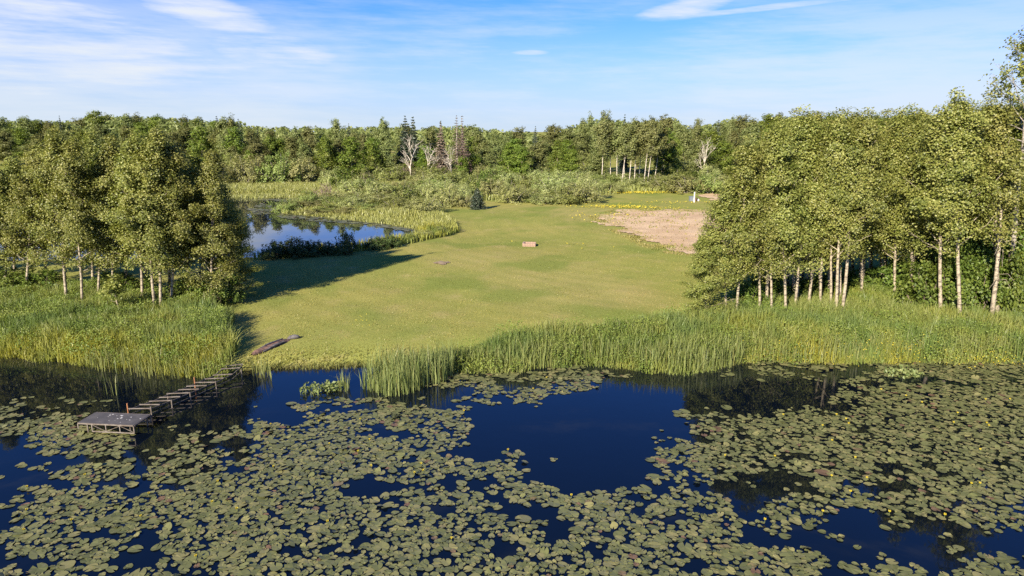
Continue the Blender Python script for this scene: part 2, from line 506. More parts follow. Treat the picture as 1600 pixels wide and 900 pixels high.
DIRT = world_poly([(925, 338), (965, 328), (1040, 326), (1120, 327), (1230, 332), (1250, 372), (1190, 400), (1095, 398), (1040, 392), (1000, 380), (955, 356)], .6)
def ragged(P, amp, sc_=.35):
    def f(X, Y):
        sd = dist_poly(X, Y, P); sd = np.where(in_poly(X, Y, P), sd, -sd)
        return sd + (VN.fbm(X, Y, sc_, 4) - .5) * amp + (VN.fbm(X + 5, Y, 1.6, 2) - .5) * amp * .35 > 0
    return f
xs = np.arange(min(p[0] for p in DIRT) - 3, max(p[0] for p in DIRT) + 3, .3)
ys = np.arange(min(p[1] for p in DIRT) - 3, max(p[1] for p in DIRT) + 3, .3)
o = sheet('bare_soil', xs, ys, lambda X, Y: height(X, Y) + .03 + .06 * VN.fbm(X, Y, .8, 3), M['soil'], ragged(DIRT, 5.5))
tag(o, 'patch of bare pinkish soil at the right of the lawn', kind='structure')
TRK = world_poly([(1090, 306), (1140, 298), (1230, 296), (1240, 308), (1120, 312)], .6)
xs = np.arange(min(p[0] for p in TRK) - 3, max(p[0] for p in TRK) + 3, .4)
ys = np.arange(min(p[1] for p in TRK) - 3, max(p[1] for p in TRK) + 3, .4)
o = sheet('sandy_track', xs, ys, lambda X, Y: height(X, Y) + .03 + .04 * VN.fbm(X, Y, .8, 2), M['soil'], ragged(TRK, 4))
tag(o, 'sandy track beside the white post', kind='structure')
bx, by, bz = at_ground(691, 411)
o = sheet('scorched_patch', np.arange(bx - 1.0, bx + 1.0, .12), np.arange(by - 1.2, by + 1.2, .12),
          lambda X, Y: height(X, Y) + .02 + .05 * np.exp(-((X - bx) ** 2 + (Y - by) ** 2) / .25), M['scorched'],
          lambda X, Y: np.hypot((X - bx) / .6, (Y - by) / .62) + (VN.fbm(X, Y, 3, 2) - .5) * .9 < 1)
tag(o, 'small scorched brown patch on the lawn near the long shadow', kind='structure')

# ------------------------------------------------------------------ vegetation generators
def unit(n):
    v = rng.normal(size=(n, 3))
    return v / (np.linalg.norm(v, axis=1)[:, None] + 1e-9)

def add_leaves(b, P, size, out, aspect=.75, rnd=None, up=.30, outw=1.1, tone=0.0):
    """folded diamond leaves at P"""
    n = len(P)
    nr = unit(n) + outw * out + np.array([0, 0, up])
    nr /= np.linalg.norm(nr, axis=1)[:, None] + 1e-9
    t = np.cross(nr, unit(n)); t /= np.linalg.norm(t, axis=1)[:, None] + 1e-9
    s = np.cross(nr, t)
    L = size * rng.uniform(.7, 1.3, n)
    a = P - t * (L / 2)[:, None]
    c = P + t * (L / 2)[:, None]
    w_ = (L * aspect / 2)[:, None]
    f = nr * (L * .10)[:, None]
    V = np.stack([a, P + s * w_ + f, c, P - s * w_ + f], 1).reshape(-1, 3)
    q = np.arange(n)[:, None] * 4
    T = np.stack([q + 0, q + 1, q + 2, q + 0, q + 2, q + 3], -1).reshape(-1, 3)
    r = rng.random(n) if rnd is None else rnd
    b.add(V, tris=T, rnd=np.repeat(np.clip(r, 0, 1), 4), tone=np.repeat(np.broadcast_to(tone, (n,)), 4))

def broadleaf(H, bf, Rr, nleaf, leaf, nlimb, mat_leaf, mat_bark, r0=None, clump=.38, top=.25, name=('trunk', 'crown'), wander=.25, fork=False, limb_vis=1.0, sparse=0):
    tb, cb = MB(), MB()
    n = 11
    zz = np.linspace(0, H * .97, n)
    wx = np.cumsum(rng.normal(0, wander * .3, n)); wy = np.cumsum(rng.normal(0, wander * .3, n))
    wx -= wx[0]; wy -= wy[0]
    TP = np.stack([wx * np.linspace(0, 1, n), wy * np.linspace(0, 1, n), zz], -1)
    r0 = r0 or .0062 * H
    tr = r0 * (1 - np.linspace(0, 1, n)) ** .8 + .012
    tr[0] *= 1.25
    tb.tube(TP, tr, 8)
    clumps = []
    for i in range(nlimb):
        u = (i + rng.random()) / nlimb
        t = bf + (1 - bf) * u * .97
        k = t * (n - 1) / .97 * .97
        k = min(k, n - 1.001); k0 = int(k)
        p = TP[k0] * (1 - (k - k0)) + TP[k0 + 1] * (k - k0)
        prof = min(1, .62 + 1.5 * u) * (1 - u) ** .62 + top * .45
        L = Rr * prof * rng.uniform(.65, 1.18)
        a = i * 2.39996 + rng.normal(0, .35)
        e = R_(rng.uniform(15, 48) + 25 * u)
        d = np.array([math.cos(a) * math.cos(e), math.sin(a) * math.cos(e), math.sin(e)])
        pts = [p]
        for s in range(4):
            d2 = d + np.array([0, 0, .10 * s]) + rng.normal(0, .10, 3)
            pts.append(pts[-1] + d2 / np.linalg.norm(d2) * L / 4)
        pts = np.array(pts)
        rl = max(.012, min(.42 * tr[k0], .022 * L + .012))
        tb.tube(pts, np.linspace(rl, .008, 5), 4, cap=False)
        m_ = max(3, int(4 + L * 2.2))
        for s in np.linspace(.36, 1.04, m_):
            q = s * 4; q0 = min(int(q), 3)
            c = pts[q0] + (pts[q0 + 1] - pts[q0]) * (q - q0)
            c = c + rng.normal(0, .16 * L ** .5, 3) * np.array([1, 1, .7])
            clumps.append((c, clump * rng.uniform(.6, 1.25)))
            if s > .5 and rng.random() < .35:
                tb.tube(np.array([pts[q0], c]), [.012, .006], 3, cap=False)
    for s in np.linspace(max(bf, .72), 1.03, 7):
        c = np.array([TP[-1, 0] * s, TP[-1, 1] * s, H * s]); clumps.append((c + rng.normal(0, .12, 3), clump * .8))
    nc = len(clumps)
    wt = rng.gamma(2.2, size=nc) * (.20 + .80 * sstep(np.array([c[2] for c, _ in clumps]) / H, bf - .02, bf + .34))
    per = rng.multinomial(nleaf, wt / wt.sum())
    C = np.repeat(np.array([c for c, _ in clumps]), per, 0)
    S = np.repeat(np.array([s for _, s in clumps]), per)
    cr = np.repeat(rng.normal(0, .13, nc), per)
    P = C + unit(len(C)) * (rng.random(len(C)) ** .45 * S)[:, None] * np.array([1, 1, .9])
    P[:, 2] = np.maximum(P[:, 2], .15)
    axisx = np.interp(P[:, 2], TP[:, 2], TP[:, 0]); axisy = np.interp(P[:, 2], TP[:, 2], TP[:, 1])
    out = P - np.stack([axisx, axisy, P[:, 2] - .25 * Rr], -1)
    out /= np.linalg.norm(out, axis=1)[:, None] + 1e-9
    add_leaves(cb, P, leaf, out, .8, rnd=.48 + cr + rng.normal(0, .20, len(P)))
    return tb.mesh(name[0], mat_bark, True), cb.mesh(name[1], mat_leaf)

def bush(H, Rr, nleaf, leaf, mat_leaf, mat_stem, nstem=9, aspect=.55, clump=.33, bare=False):
    tb, cb = MB(), MB()
    clumps = []
    for i in range(nstem):
        a = i * 2.39996 + rng.normal(0, .3)
        q = math.sqrt((i + .5) / nstem)
        end = np.array([math.cos(a) * Rr * q, math.sin(a) * Rr * q, H * (1 - .55 * q ** 2.2) * rng.uniform(.82, 1.06)])
        st = end * np.array([.12, .12, 0]); mid = (st + end) / 2 + np.array([end[0], end[1], 0]) * .06
        mid[2] += .08 * H
        tb.tube(np.array([st, mid, end]), [.045, .03, .01], 4, cap=False)
        if bare:
            for _ in range(16):
                s = rng.random(); p = mid + (end - mid) * s if rng.random() < .7 else st + (mid - st) * s
                tb.tube(np.array([p, p + unit(1)[0] * H * .22 + np.array([0, 0, H * .14])]), [.015, .008], 3, cap=False)
        for s in np.linspace(.12, 1.0, 9):
            p = st + (mid - st) * (s * 2) if s < .5 else mid + (end - mid) * (s * 2 - 1)
            clumps.append((p + rng.normal(0, .13 * Rr, 3) * np.array([1, 1, .6]), clump * rng.uniform(.6, 1.3)))
    for i in range(0 if bare else 46):
        v_ = unit(1)[0]; v_[2] = abs(v_[2])
        lump = 1 + .16 * math.sin(3 * math.atan2(v_[1], v_[0]) + Rr * 9)
        clumps.append((v_ * np.array([Rr * lump, Rr * lump, H * .93]) * rng.uniform(.78, .98) + np.array([0, 0, .1]), clump * rng.uniform(.7, 1.2)))
    nc = len(clumps)
    per = rng.multinomial(nleaf, rng.dirichlet(np.full(nc, 2.5)))
    C = np.repeat(np.array([c for c, _ in clumps]), per, 0)
    S = np.repeat(np.array([s for _, s in clumps]), per)
    cr = np.repeat(rng.normal(0, .13, nc), per)
    P = C + unit(len(C)) * (rng.random(len(C)) ** .45 * S)[:, None]
    P[:, 2] = np.abs(P[:, 2]) + .04
    out = P / (np.linalg.norm(P, axis=1)[:, None] + 1e-9)
    if nleaf:
        add_leaves(cb, P, leaf, out, aspect, rnd=.48 + cr + rng.normal(0, .2, len(P)), up=.5)
    return tb.mesh('stems', mat_stem), (cb.mesh('foliage', mat_leaf) if nleaf else None)

def spruce(H, Rr, ntier, per, mat_leaf, mat_bark, needle=.3, bare_to=.08, dens=1.0):
    tb, cb = MB(), MB()
    tb.tube(np.array([(0, 0, 0), (.03, 0, H * .5), (0, .02, H)]), [.015 * H, .009 * H, .01], 6)
    P, O = [], []
    for k in range(ntier):
        u = k / (ntier - 1)
        z = H * (bare_to + (1 - bare_to) * u)
        r = Rr * (1 - u) ** .85 * rng.uniform(.8, 1.1) + .06
        nb = max(4, int(9 * (1 - u) + 4))
        for j in range(nb):
            a = j * 2 * math.pi / nb + k * 1.3 + rng.normal(0, .2)
            L = r * rng.uniform(.75, 1.15)
            d = np.array([math.cos(a), math.sin(a), -.28 + .5 * u])
            tb.tube(np.array([(0, 0, z), d * L + np.array([0, 0, z])]), [.02, .006], 3, cap=False)
            n = max(2, int(per * L / Rr * dens))
            s = rng.random(n) ** .7
            p = np.array([0, 0, z]) + d * (L * s)[:, None] + rng.normal(0, .09 * r + .03, (n, 3))
            P.append(p); O.append(np.tile(d, (n, 1)))
    P, O = np.vstack(P), np.vstack(O)
    add_leaves(cb, P, needle, O, .45, up=.4, outw=.3)
    return tb.mesh('trunk', mat_bark), cb.mesh('crown', mat_leaf)

def bare_tree(H, nl, mat, r0=.2, spread=.5):
    b = MB()
    def grow(p, d, L, r, depth):
        q = p
        pts = [p]
        for s in range(3):
            d2 = d + rng.normal(0, .12, 3); d2 /= np.linalg.norm(d2)
            q = q + d2 * L / 3; pts.append(q)
        b.tube(np.array(pts), np.linspace(r, r * .55, 4), 5 if depth else 7, cap=False)
        if depth < 3:
            for k in range(nl if depth == 0 else 3):
                t = rng.uniform(.45, 1); i = min(int(t * 3), 2)
                pp = pts[i] + (pts[i + 1] - pts[i]) * (t * 3 - i)
                nd = d + rng.normal(0, spread, 3); nd[2] = abs(nd[2]) * .8 + .25; nd /= np.linalg.norm(nd)
                grow(pp, nd, L * rng.uniform(.45, .7), r * .5, depth + 1)
    grow(np.zeros(3), np.array([0, 0, 1.]), H * .55, r0, 0)
    return b.mesh('trunk', mat, True)

def plant(kind, meshes, loc, sxy, sz, rz=0., lean=(0, 0), label=None, cat='tree', group=None, names=('trunk', 'crown')):
    o = empty(kind, loc)
    o.rotation_mode = 'ZYX'                    # turn about the trunk first, then lean
    o.rotation_euler = (lean[0], lean[1], rz)
    o.scale = (sxy, sxy, sz)
    tag(o, label, cat, group)
    for nm, me in zip(names, meshes):
        if me is not None:
            link(bpy.data.objects.new(nm, me), o)
    return o

def top_height(px, py, Y):
    x, y, z = ray(px, py)
    return CAM_H + z / y * Y

# ---- prototypes (unit height 10 m, crown radius 2 m)
AL, AG, PB = M['aspen_leaf'], M['aspen_leaf_green'], M['pale_bark']
ASP = [broadleaf(10, .22, 2.0, 25000, .094, 40, AL, PB, clump=.44) for _ in range(5)]
ASP_G = [broadleaf(10, .20, 2.0, 25000, .094, 40, AG, PB, clump=.44) for _ in range(2)]
ASP_HI = [broadleaf(10, .34, 2.1, 22000, .094, 34, AL, PB, clump=.44, r0=.074) for _ in range(3)]
ASP_LOW = [broadleaf(10, .04, 2.1, 26000, .094, 42, AL, PB, clump=.44) for _ in range(2)]
SAP = [broadleaf(10, .40, 2.2, 1500, .36, 14, AL, PB, r0=.13, clump=.7) for _ in range(1)]
BIG = broadleaf(15, .60, 3.3, 4600, .135, 30, M['aspen_leaf'], M['grey_bark'], r0=.15, clump=.36, wander=.3)

# ------------------------------------------------------------------ left grove
def grove_tree(protos, i, bx, by, tx, ty, wpx, label, group, kind='aspen_tree', rpx=2.0):
    x, y, z = at_ground(bx, by)
    H = top_height(tx, ty, y + .2) - z + .1
    ztop = z + H
    xt = ray(tx, ty)[0] / ray(tx, ty)[1] * y
    dist = math.hypot(y, CAM_H - (z + H / 2))
    wr = wpx / 2 / FOC * dist
    lean = math.atan2(xt - x, H)
    return plant(kind, protos[i % len(protos)], (x, y, z - .05), wr * 1.14 / rpx, H / 10.0, rng.uniform(0, 6.28), (0, lean), label, 'tree', group)

LG = 'aspens of the left grove'
LEFT = [
    (ASP, 0, 8, 457, 12, 262, 105, 'aspen with a thick dark trunk at the left edge of the photograph'),
    (ASP, 1, 40, 463, 46, 240, 100, 'slim aspen standing right of the thick dark trunk in left grove'),
    (ASP, 2, 104, 477, 88, 208, 108, 'aspen with the bright pale trunk under the tallest crown of left grove'),
    (ASP, 3, 128, 482, 122, 216, 104, 'aspen just right of the bright pale trunk, front row of left grove'),
    (ASP_G, 0, 152, 472, 163, 232, 98, 'aspen in the dip between the two crown masses of left grove'),
    (ASP, 2, 176, 476, 176, 220, 104, 'aspen directly behind the thin leaning sapling, left grove'),
    (ASP, 3, 222, 478, 218, 214, 110, 'aspen between the leaning sapling and the tight trunk cluster, left grove'),
    (ASP, 4, 243, 489, 208, 216, 118, 'leftmost aspen of the tight trunk cluster in left grove'),
    (ASP, 0, 251, 488, 246, 212, 118, 'aspen in the middle of the tight trunk cluster, left grove'),
    (ASP, 1, 266, 483, 288, 224, 112, 'rightmost aspen of the tight trunk cluster in left grove'),
    (ASP_LOW, 0, 330, 480, 331, 232, 96, 'narrow pointed aspen leafy to the ground at right end of left grove'),
    (ASP_LOW, 1, 362, 470, 362, 338, 92, 'low bushy aspen beside the lawn at right end of left grove'),
]
for pr, i, a, b_, c, d, w_, lab in LEFT:
    grove_tree(pr, i, a, b_, c, d, w_, lab, LG)
grove_tree(SAP, 0, 188, 496, 176, 432, 46, 'thin leaning aspen sapling in front of the left grove', LG, 'aspen_sapling', 2.2)
LB = 'rear aspens of the left grove'
for k, (a, b_, c, d, w_) in enumerate([(22, 446, 20, 250, 100), (72, 446, 64, 232, 105), (145, 455, 140, 212, 100), (198, 462, 190, 228, 108),
                                       (228, 458, 228, 222, 110), (290, 462, 305, 240, 105), (345, 462, 345, 285, 95), (-40, 462, -40, 245, 110),
                                       (265, 452, 262, 220, 110), (315, 450, 322, 262, 100), (100, 446, 104, 222, 105), (-70, 450, -70, 240, 110), (-150, 440, -154, 250, 110)]):
    grove_tree(ASP + ASP_G, k, a, b_, c, d, w_, 'aspen massed behind the front row of the left grove', LB)

# ------------------------------------------------------------------ right grove
RG = 'aspens of the right grove'
RIGHT = [
    (ASP_LOW, 0, 1104, 503, 1098, 372, 88, 'short bushy aspen at the left end of the right grove'),
    (ASP, 0, 1134, 498, 1132, 292, 104, 'second aspen from the left end of the right grove, above the cattails'),
    (ASP, 1, 1150, 499, 1168, 228, 108, 'third aspen from the left end of the right grove with forked pale trunk'),
    (ASP, 2, 1206, 498, 1200, 214, 96, 'aspen with a very thin bent stem between pale trunks, right grove'),
    (ASP, 3, 1228, 498, 1222, 196, 110, 'leftmost trunk of the close row of pale aspen trunks, right grove'),
    (ASP, 4, 1242, 491, 1262, 190, 110, 'middle trunk of the close row of pale aspen trunks, right grove'),
    (ASP, 1, 1262, 487, 1296, 188, 110, 'rightmost trunk of the close row of pale aspen trunks, right grove'),
    (ASP_HI, 0, 1306, 497, 1318, 192, 108, 'straight slim aspen beside the leaning white trunk, right grove'),
    (ASP_HI, 1, 1315, 498, 1352, 186, 112, 'aspen with the leaning white trunk in the middle of right grove'),
    (ASP_HI, 2, 1424, 472, 1420, 186, 112, 'aspen alone behind the green hummock in the right grove'),
    (ASP_HI, 0, 1470, 499, 1462, 178, 128, 'aspen with tall bare grey trunk forking high, right grove'),
    (ASP_HI, 1, 1500, 505, 1492, 152, 130, 'thick trunked tall aspen right of the forking one, right grove'),
    (ASP_HI, 2, 1558, 503, 1566, 158, 130, 'aspen of the twin trunks near the right edge of photograph'),
    (ASP_HI, 1, 1188, 494, 1184, 236, 92, 'slim aspen left of the very thin bent stem, right grove'),
    (ASP_HI, 2, 1282, 488, 1284, 205, 90, 'slim aspen in the gap left of the leaning white trunk, right grove'),
    (ASP_HI, 0, 1298, 493, 1304, 212, 84, 'slimmest aspen close beside the straight one, right grove'),
    (ASP_HI, 2, 1345, 455, 1350, 200, 96, 'leftmost of the aspen stems showing above the green hummock, right grove'),
    (ASP_HI, 1, 1378, 450, 1372, 196, 96, 'middle aspen stem showing above the green hummock, right grove'),
    (ASP_HI, 0, 1392, 452, 1404, 192, 96, 'slanting aspen stem above the green hummock, right grove'),
]
for pr, i, a, b_, c, d, w_, lab in RIGHT:
    grove_tree(pr, i, a, b_, c, d, w_, lab, RG)
RB = 'rear aspens of the right grove'
rr = random.Random(5)
back = []
for row, (yb, n, x0, x1) in enumerate([(484, 13, 1175, 1680), (468, 14, 1180, 1700), (452, 15, 1190, 1720), (436, 15, 1200, 1740)]):
    for k in range(n):
        px = x0 + (x1 - x0) * (k + .5) / n + rr.uniform(-14, 14)
        if row == 0 and 1345 < px < 1640: continue
        top = 196 - 8 * row * .5 + rr.uniform(-12, 14) + max(0, 1235 - px) * .5
        if px > 1460: top -= 18
        back.append((px, yb + rr.uniform(-5, 5), px + rr.uniform(-12, 12), top, rr.uniform(105, 125)))
for px, yb in ((1705, 490), (1760, 478), (1800, 496), (1850, 470), (1910, 490), (1980, 475)):
    back.append((px, yb, px + 12, 185 + rr.uniform(-10, 10), 118))
for k, (a, b_, c, d, w_) in enumerate(back):
    grove_tree((ASP + ASP_HI) if k % 4 else ASP_G, k, a, b_, c, d, w_, 'aspen massed behind the front trunks of the right grove', RB)
# tall sparse tree at the right edge
x, y, z = at_ground(1575, 486)
H = top_height(1612, 46, y) - z
plant('poplar_tree', BIG, (x, y, z), 1.0, H / 15.0, 2.1, (0, math.atan2(ray(1612, 46)[0] / ray(1612, 46)[1] * y - x, H)), 'tall thin-leaved poplar rising above all others at the right edge', 'tree')
# bare leaning pole-like trunk
b = MB()
x, y, z = at_ground(1548, 508)
H = top_height(1566, 322, y) - z
xe = ray(1566, 322)[0] / ray(1566, 322)[1] * y - x
b.tube(np.array([(0, 0, -.1), (xe * .2, 0, H * .3), (xe * .55, 0, H * .65), (xe, .05, H)]), [.115, .10, .08, .045], 8, wob=.12)
for s in range(9):
    zz = H * rng.uniform(.35, .7); xx = np.interp(zz, [0, H * .3, H * .65, H], [0, xe * .2, xe * .55, xe])
    d = unit(1)[0]; d[2] = -abs(d[2]) * .3; d[1] = -abs(d[1])
    b.tube(np.array([(xx, 0, zz), (xx + d[0] * .8, d[1] * .8, zz + .2), (xx + d[0] * 1.5, d[1] * 1.3, zz + d[2])]), [.025, .015, .006], 4, cap=False)
o = empty('dead_tree', (x, y, z)); tag(o, 'bare broken aspen trunk leaning right with dead twigs, near right edge', 'tree')
b.build('trunk', M['pale_bark'], o, True)

# understory shrubs under the right grove
SHR = [bush(2.2, 1.5, 3600, .14, M['shrub_leaf'], M['dark_bark'], 9, .8) for _ in range(3)]
SG = 'leafy shrubs under the right grove'
for k, (px, py, hpx, wpx) in enumerate([(1440, 492, 95, 90), (1485, 490, 110, 90), (1525, 497, 100, 85), (1580, 500, 120, 90), (1612, 505, 130, 90), (1530, 480, 130, 100),
                                        (1455, 470, 120, 100), (1590, 478, 130, 110), (1410, 462, 70, 90), (1500, 468, 120, 110), (1640, 495, 130, 110)]):
    x, y, z = at_ground(px, py)
    plant('leafy_shrub', SHR[k % 3], (x, y, z - .1), wpx / 2 / FOC * y / 1.5, (hpx / FOC * y) / 2.2, rng.uniform(0, 6), (0, 0),
          'bright green leafy shrub under the tall trunks at the right edge', 'shrub', SG, ('stems', 'foliage'))
for k, (px, py, hpx, wpx) in enumerate([(1350, 452, 40, 80), (1290, 462, 40, 70), (1190, 475, 60, 70), (1210, 470, 50, 60), (1165, 485, 50, 60), (1260, 468, 40, 60)]):
    x, y, z = at_ground(px, py)
    plant('leafy_shrub', SHR[k % 3], (x, y, z - .1), wpx / 2 / FOC * y / 1.5, (hpx / FOC * y) / 2.2, rng.uniform(0, 6), (0, 0),
          'low leafy shrub among the slim pale trunks of the right grove', 'shrub', 'low shrubs among the right grove trunks', ('stems', 'foliage'))
for k, (px, py, hpx, wpx) in enumerate([(20, 458, 45, 80), (70, 460, 45, 80), (180, 462, 45, 70), (220, 466, 40, 70), (300, 474, 50, 80), (345, 478, 60, 70)]):
    x, y, z = at_ground(px, py)
    plant('leafy_shrub', SHR[k % 3], (x, y, z - .1), wpx / 2 / FOC * y / 1.5, (hpx / FOC * y) / 2.2, rng.uniform(0, 6), (0, 0),
          'low leafy shrub at the foot of the left grove trunks', 'shrub', 'low shrubs at the foot of the left grove', ('stems', 'foliage'))

# ------------------------------------------------------------------ grass and reeds
def blades(b, P, h, w_, bend=.35, tone=0.0, rnd=None, segs=2):
    n = len(P)
    a = rng.uniform(0, 2 * np.pi, n)
    side = np.stack([np.cos(a), np.sin(a), np.zeros(n)], -1)
    l = rng.uniform(0, 2 * np.pi, n)
    ld = np.stack([np.cos(l), np.sin(l), np.zeros(n)], -1)
    bd = (np.abs(rng.normal(0, 1, n) * bend) * h)[:, None]
    up = np.array([0, 0, 1.])
    hh = h[:, None]; ww = w_[:, None] / 2
    r = rng.random(n) if rnd is None else rnd
    if segs == 1:
        V = np.stack([P - side * ww, P + side * ww, P + up * hh + ld * bd], 1).reshape(-1, 3)
        T = np.arange(n)[:, None] * 3 + np.array([0, 1, 2])
        b.add(V, tris=T, rnd=np.repeat(r, 3), tone=np.repeat(np.broadcast_to(tone, (n,)), 3))
        return
    m_ = P + up * hh * .58 + ld * bd * .3
    V = np.stack([P - side * ww * .8, P + side * ww * .8, m_ - side * ww, m_ + side * ww, P + up * hh * (1 - .25 * np.minimum(bd / hh, 1)) + ld * bd], 1).reshape(-1, 3)
    q = np.arange(n)[:, None] * 5
    b.add(V, tris=q + np.array([2, 3, 4]), quads=q + np.array([0, 1, 3, 2]), rnd=np.repeat(r, 5), tone=np.repeat(np.broadcast_to(tone, (n,)), 5))

def scatter(poly, dens, keep=None):
    P = np.array(poly)
    x0, y0 = P.min(0); x1, y1 = P.max(0)
    n = int((x1 - x0) * (y1 - y0) * dens)
    X, Y = rng.uniform(x0, x1, n), rng.uniform(y0, y1, n)
    k = in_poly(X, Y, poly)
    X, Y = X[k], Y[k]
    if keep is not None:
        k = keep(X, Y); X, Y = X[k], Y[k]
    return X, Y

def shore_d(X, Y):
    return Y - np.interp(X, SHX, SHY)

# left bank
LBANK = world_poly([(-520, 525), (-160, 538), (0, 553), (100, 563), (200, 573), (300, 583), (362, 587), (372, 560), (366, 505), (340, 486), (290, 474), (200, 462), (0, 448), (-160, 440), (-520, 425)], .3)
X, Y = scatter(LBANK, 250, lambda X, Y: dist_poly(X, Y, LBANK) - 1.0 * VN.fbm(X, Y, .9, 3) + .25 > 0)
Z = height(X, Y); d = shore_d(X, Y)
nz = VN.fbm(X, Y, .7, 3)
tone = np.clip(sstep(d, 2.6, .2) * (VN.fbm(X + 9, Y, .5, 2) * 1.5 - .25), 0, 1) * .9 + (VN.fbm(X, Y + 33, .9, 2) > .66) * .35
h = (.55 + .75 * nz) * rng.uniform(.6, 1.15, len(X)) * (1 - .25 * sstep(d, 1.2, 0))
b = MB(); blades(b, np.stack([X, Y, Z - .03], -1), h, rng.uniform(.016, .038, len(X)), .4, np.clip(tone + rng.normal(0, .08, len(X)), 0, 1), np.clip(nz + rng.normal(0, .22, len(X)), 0, 1))
tag(b.build('tall_grass', M['tall_grass']), 'tall lush green grass on the left bank under the grove', kind='stuff')
# leafy weeds growing through the grass of both banks
def weeds(poly, dens, label, hmul, size=.085):
    X, Y = scatter(poly, dens, lambda X, Y: (VN.fbm(X + 31, Y, .8, 3) > .46) & (dist_poly(X, Y, poly) > .35))
    n = len(X); b = MB()
    nz = VN.fbm(X, Y, .7, 3)
    P = np.stack([X, Y, height(X, Y) + (.55 + .75 * nz) * rng.uniform(.45, 1.02, n) * hmul], -1)
    add_leaves(b, P, size, np.tile([-.3, -.6, .5], (n, 1)), .6, up=.5, rnd=np.clip(VN.fbm(X + 3, Y, 1.1, 2) + rng.normal(0, .16, n), 0, 1))
    tag(b.build('leafy_weeds', M['weed_leaf']), label, kind='stuff')
weeds(LBANK, 260, 'leafy weeds growing through the grass on the left bank', .95)
# right bank
RBANK = world_poly([(585, 580), (700, 579), (820, 581), (900, 569), (960, 571), (1010, 580), (1060, 583), (1110, 575), (1160, 564), (1350, 566), (1600, 564), (1760, 562), (2150, 553),
                    (2150, 450), (1760, 470), (1600, 478), (1480, 482), (1400, 452), (1330, 448), (1260, 462), (1180, 478), (1080, 494), (1000, 505), (930, 520), (860, 522), (780, 532), (720, 550), (640, 560)], .3)
X, Y = scatter(RBANK, 250, lambda X, Y: dist_poly(X, Y, RBANK) - 1.4 * VN.fbm(X, Y, .8, 3) + .25 > 0)
Z = height(X, Y); d = shore_d(X, Y)
nz = VN.fbm(X + 7, Y, .6, 3)
tone = np.clip(VN.fbm(X + 9, Y, .35, 2) * 2.2 - 1.0, 0, 1) * .7
for (px, py, rx_, ry_) in [(1395, 552, 2.2, 1.0), (1565, 556, 1.6, .9), (1230, 552, 1.8, .9), (1280, 545, 1.3, 1.0)]:
    gx, gy = at(px, py, .6)
    tone = np.maximum(tone, np.exp(-((X - gx) / rx_) ** 2 - ((Y - gy) / ry_) ** 2) * 1.05)
edge = dist_poly(X, Y, RBANK)
h = (.6 + .75 * nz) * rng.uniform(.6, 1.15, len(X)) * (.35 + .65 * sstep(edge, .1, 1.6))
b = MB(); blades(b, np.stack([X, Y, Z - .03], -1), h, rng.uniform(.016, .038, len(X)), .32, np.clip(tone + rng.normal(0, .08, len(X)), 0, 1), np.clip(nz + rng.normal(0, .22, len(X)), 0, 1))
tag(b.build('tall_grass', M['tall_grass']), 'tall pale green grass on the right bank below the grove', kind='stuff')
# hummock of leafy weeds at the right grove
weeds(RBANK, 150, 'leafy weeds growing through the grass on the right bank', .9)
# cattails: the stand in front of the lawn, and along the right shore
def cattails(poly, dens, hlo, hhi, label, tone=.1, z=None, keep=None, name='cattail_stand', w0=.021):
    X, Y = scatter(poly, dens * 1.35, keep)
    Z = np.minimum(height(X, Y), .3) if z is None else np.full(len(X), z)
    Z = np.maximum(Z, -.25)
    n = len(X)
    h = rng.uniform(hlo, hhi, n) * (.5 + .85 * VN.fbm(X, Y, .9, 3)) * np.where(rng.random(n) < .15, .6, 1) - np.minimum(Z, 0)
    b = MB(); blades(b, np.stack([X, Y, Z], -1), h, rng.uniform(w0 * .8, w0 * 1.6, n), np.where(rng.random(n) < .12, .55, .14), np.clip(tone + rng.normal(0, .12, n) + (rng.random(n) < .06) * .7, 0, 1), np.clip(rng.normal(.5, .24, n), 0, 1))
    o = tag(b.build(name, M['cattail_leaf']), label, kind='stuff')
    return o
cattails(world_poly([(562, 606), (600, 622), (640, 618), (672, 604), (700, 596), (712, 583), (705, 572), (600, 574), (575, 586)]), 95, 1.0, 1.55, 'dark green cattail stand growing out from the lawn into the pond', .05)
cattails(world_poly([(690, 579), (760, 577), (830, 579), (900, 568), (935, 568), (900, 562), (820, 570), (700, 572)]), 90, .85, 1.4, 'cattails lining the shore between the stand and the pads', .15)
cattails(world_poly([(935, 569), (985, 575), (1050, 583), (1100, 583), (1140, 576), (1165, 567), (1160, 558), (1100, 562), (1000, 568), (940, 564)]), 100, .95, 1.5, 'cattails in the shallows below the left end of right grove', .12)
cattails(world_poly([(1165, 566), (1240, 569), (1320, 568), (1380, 566), (1470, 563), (1540, 566), (1700, 563), (1700, 556), (1165, 556)]), 45, .7, 1.35, 'cattails scattered along the right shore', .3)
cattails(world_poly([(140, 578), (240, 594), (330, 592), (372, 588), (372, 576), (300, 576), (200, 568), (130, 566)]), 30, .7, 1.15, 'sparse rushes in the shallows beside the dock walkway', .45)
cattails(world_poly([(528, 612), (545, 616), (548, 604), (532, 602)]), 90, .8, 1.2, 'small upright reed tuft standing alone in open water', .2)
cattails(world_poly([(160, 618), (185, 626), (182, 612)]), 22, .8, 1.2, 'thin reeds standing in dark water behind the dock', .3)
cattails(world_poly([(395, 590), (425, 596), (420, 580), (395, 580)]), 60, .5, .9, 'rushes where the walkway meets the lawn', .45)
cattails(world_poly([(430, 580), (560, 577), (560, 571), (430, 574)]), 70, .15, .4, 'short sedge fringe along the inlet shore', .6, name='sedge_fringe')
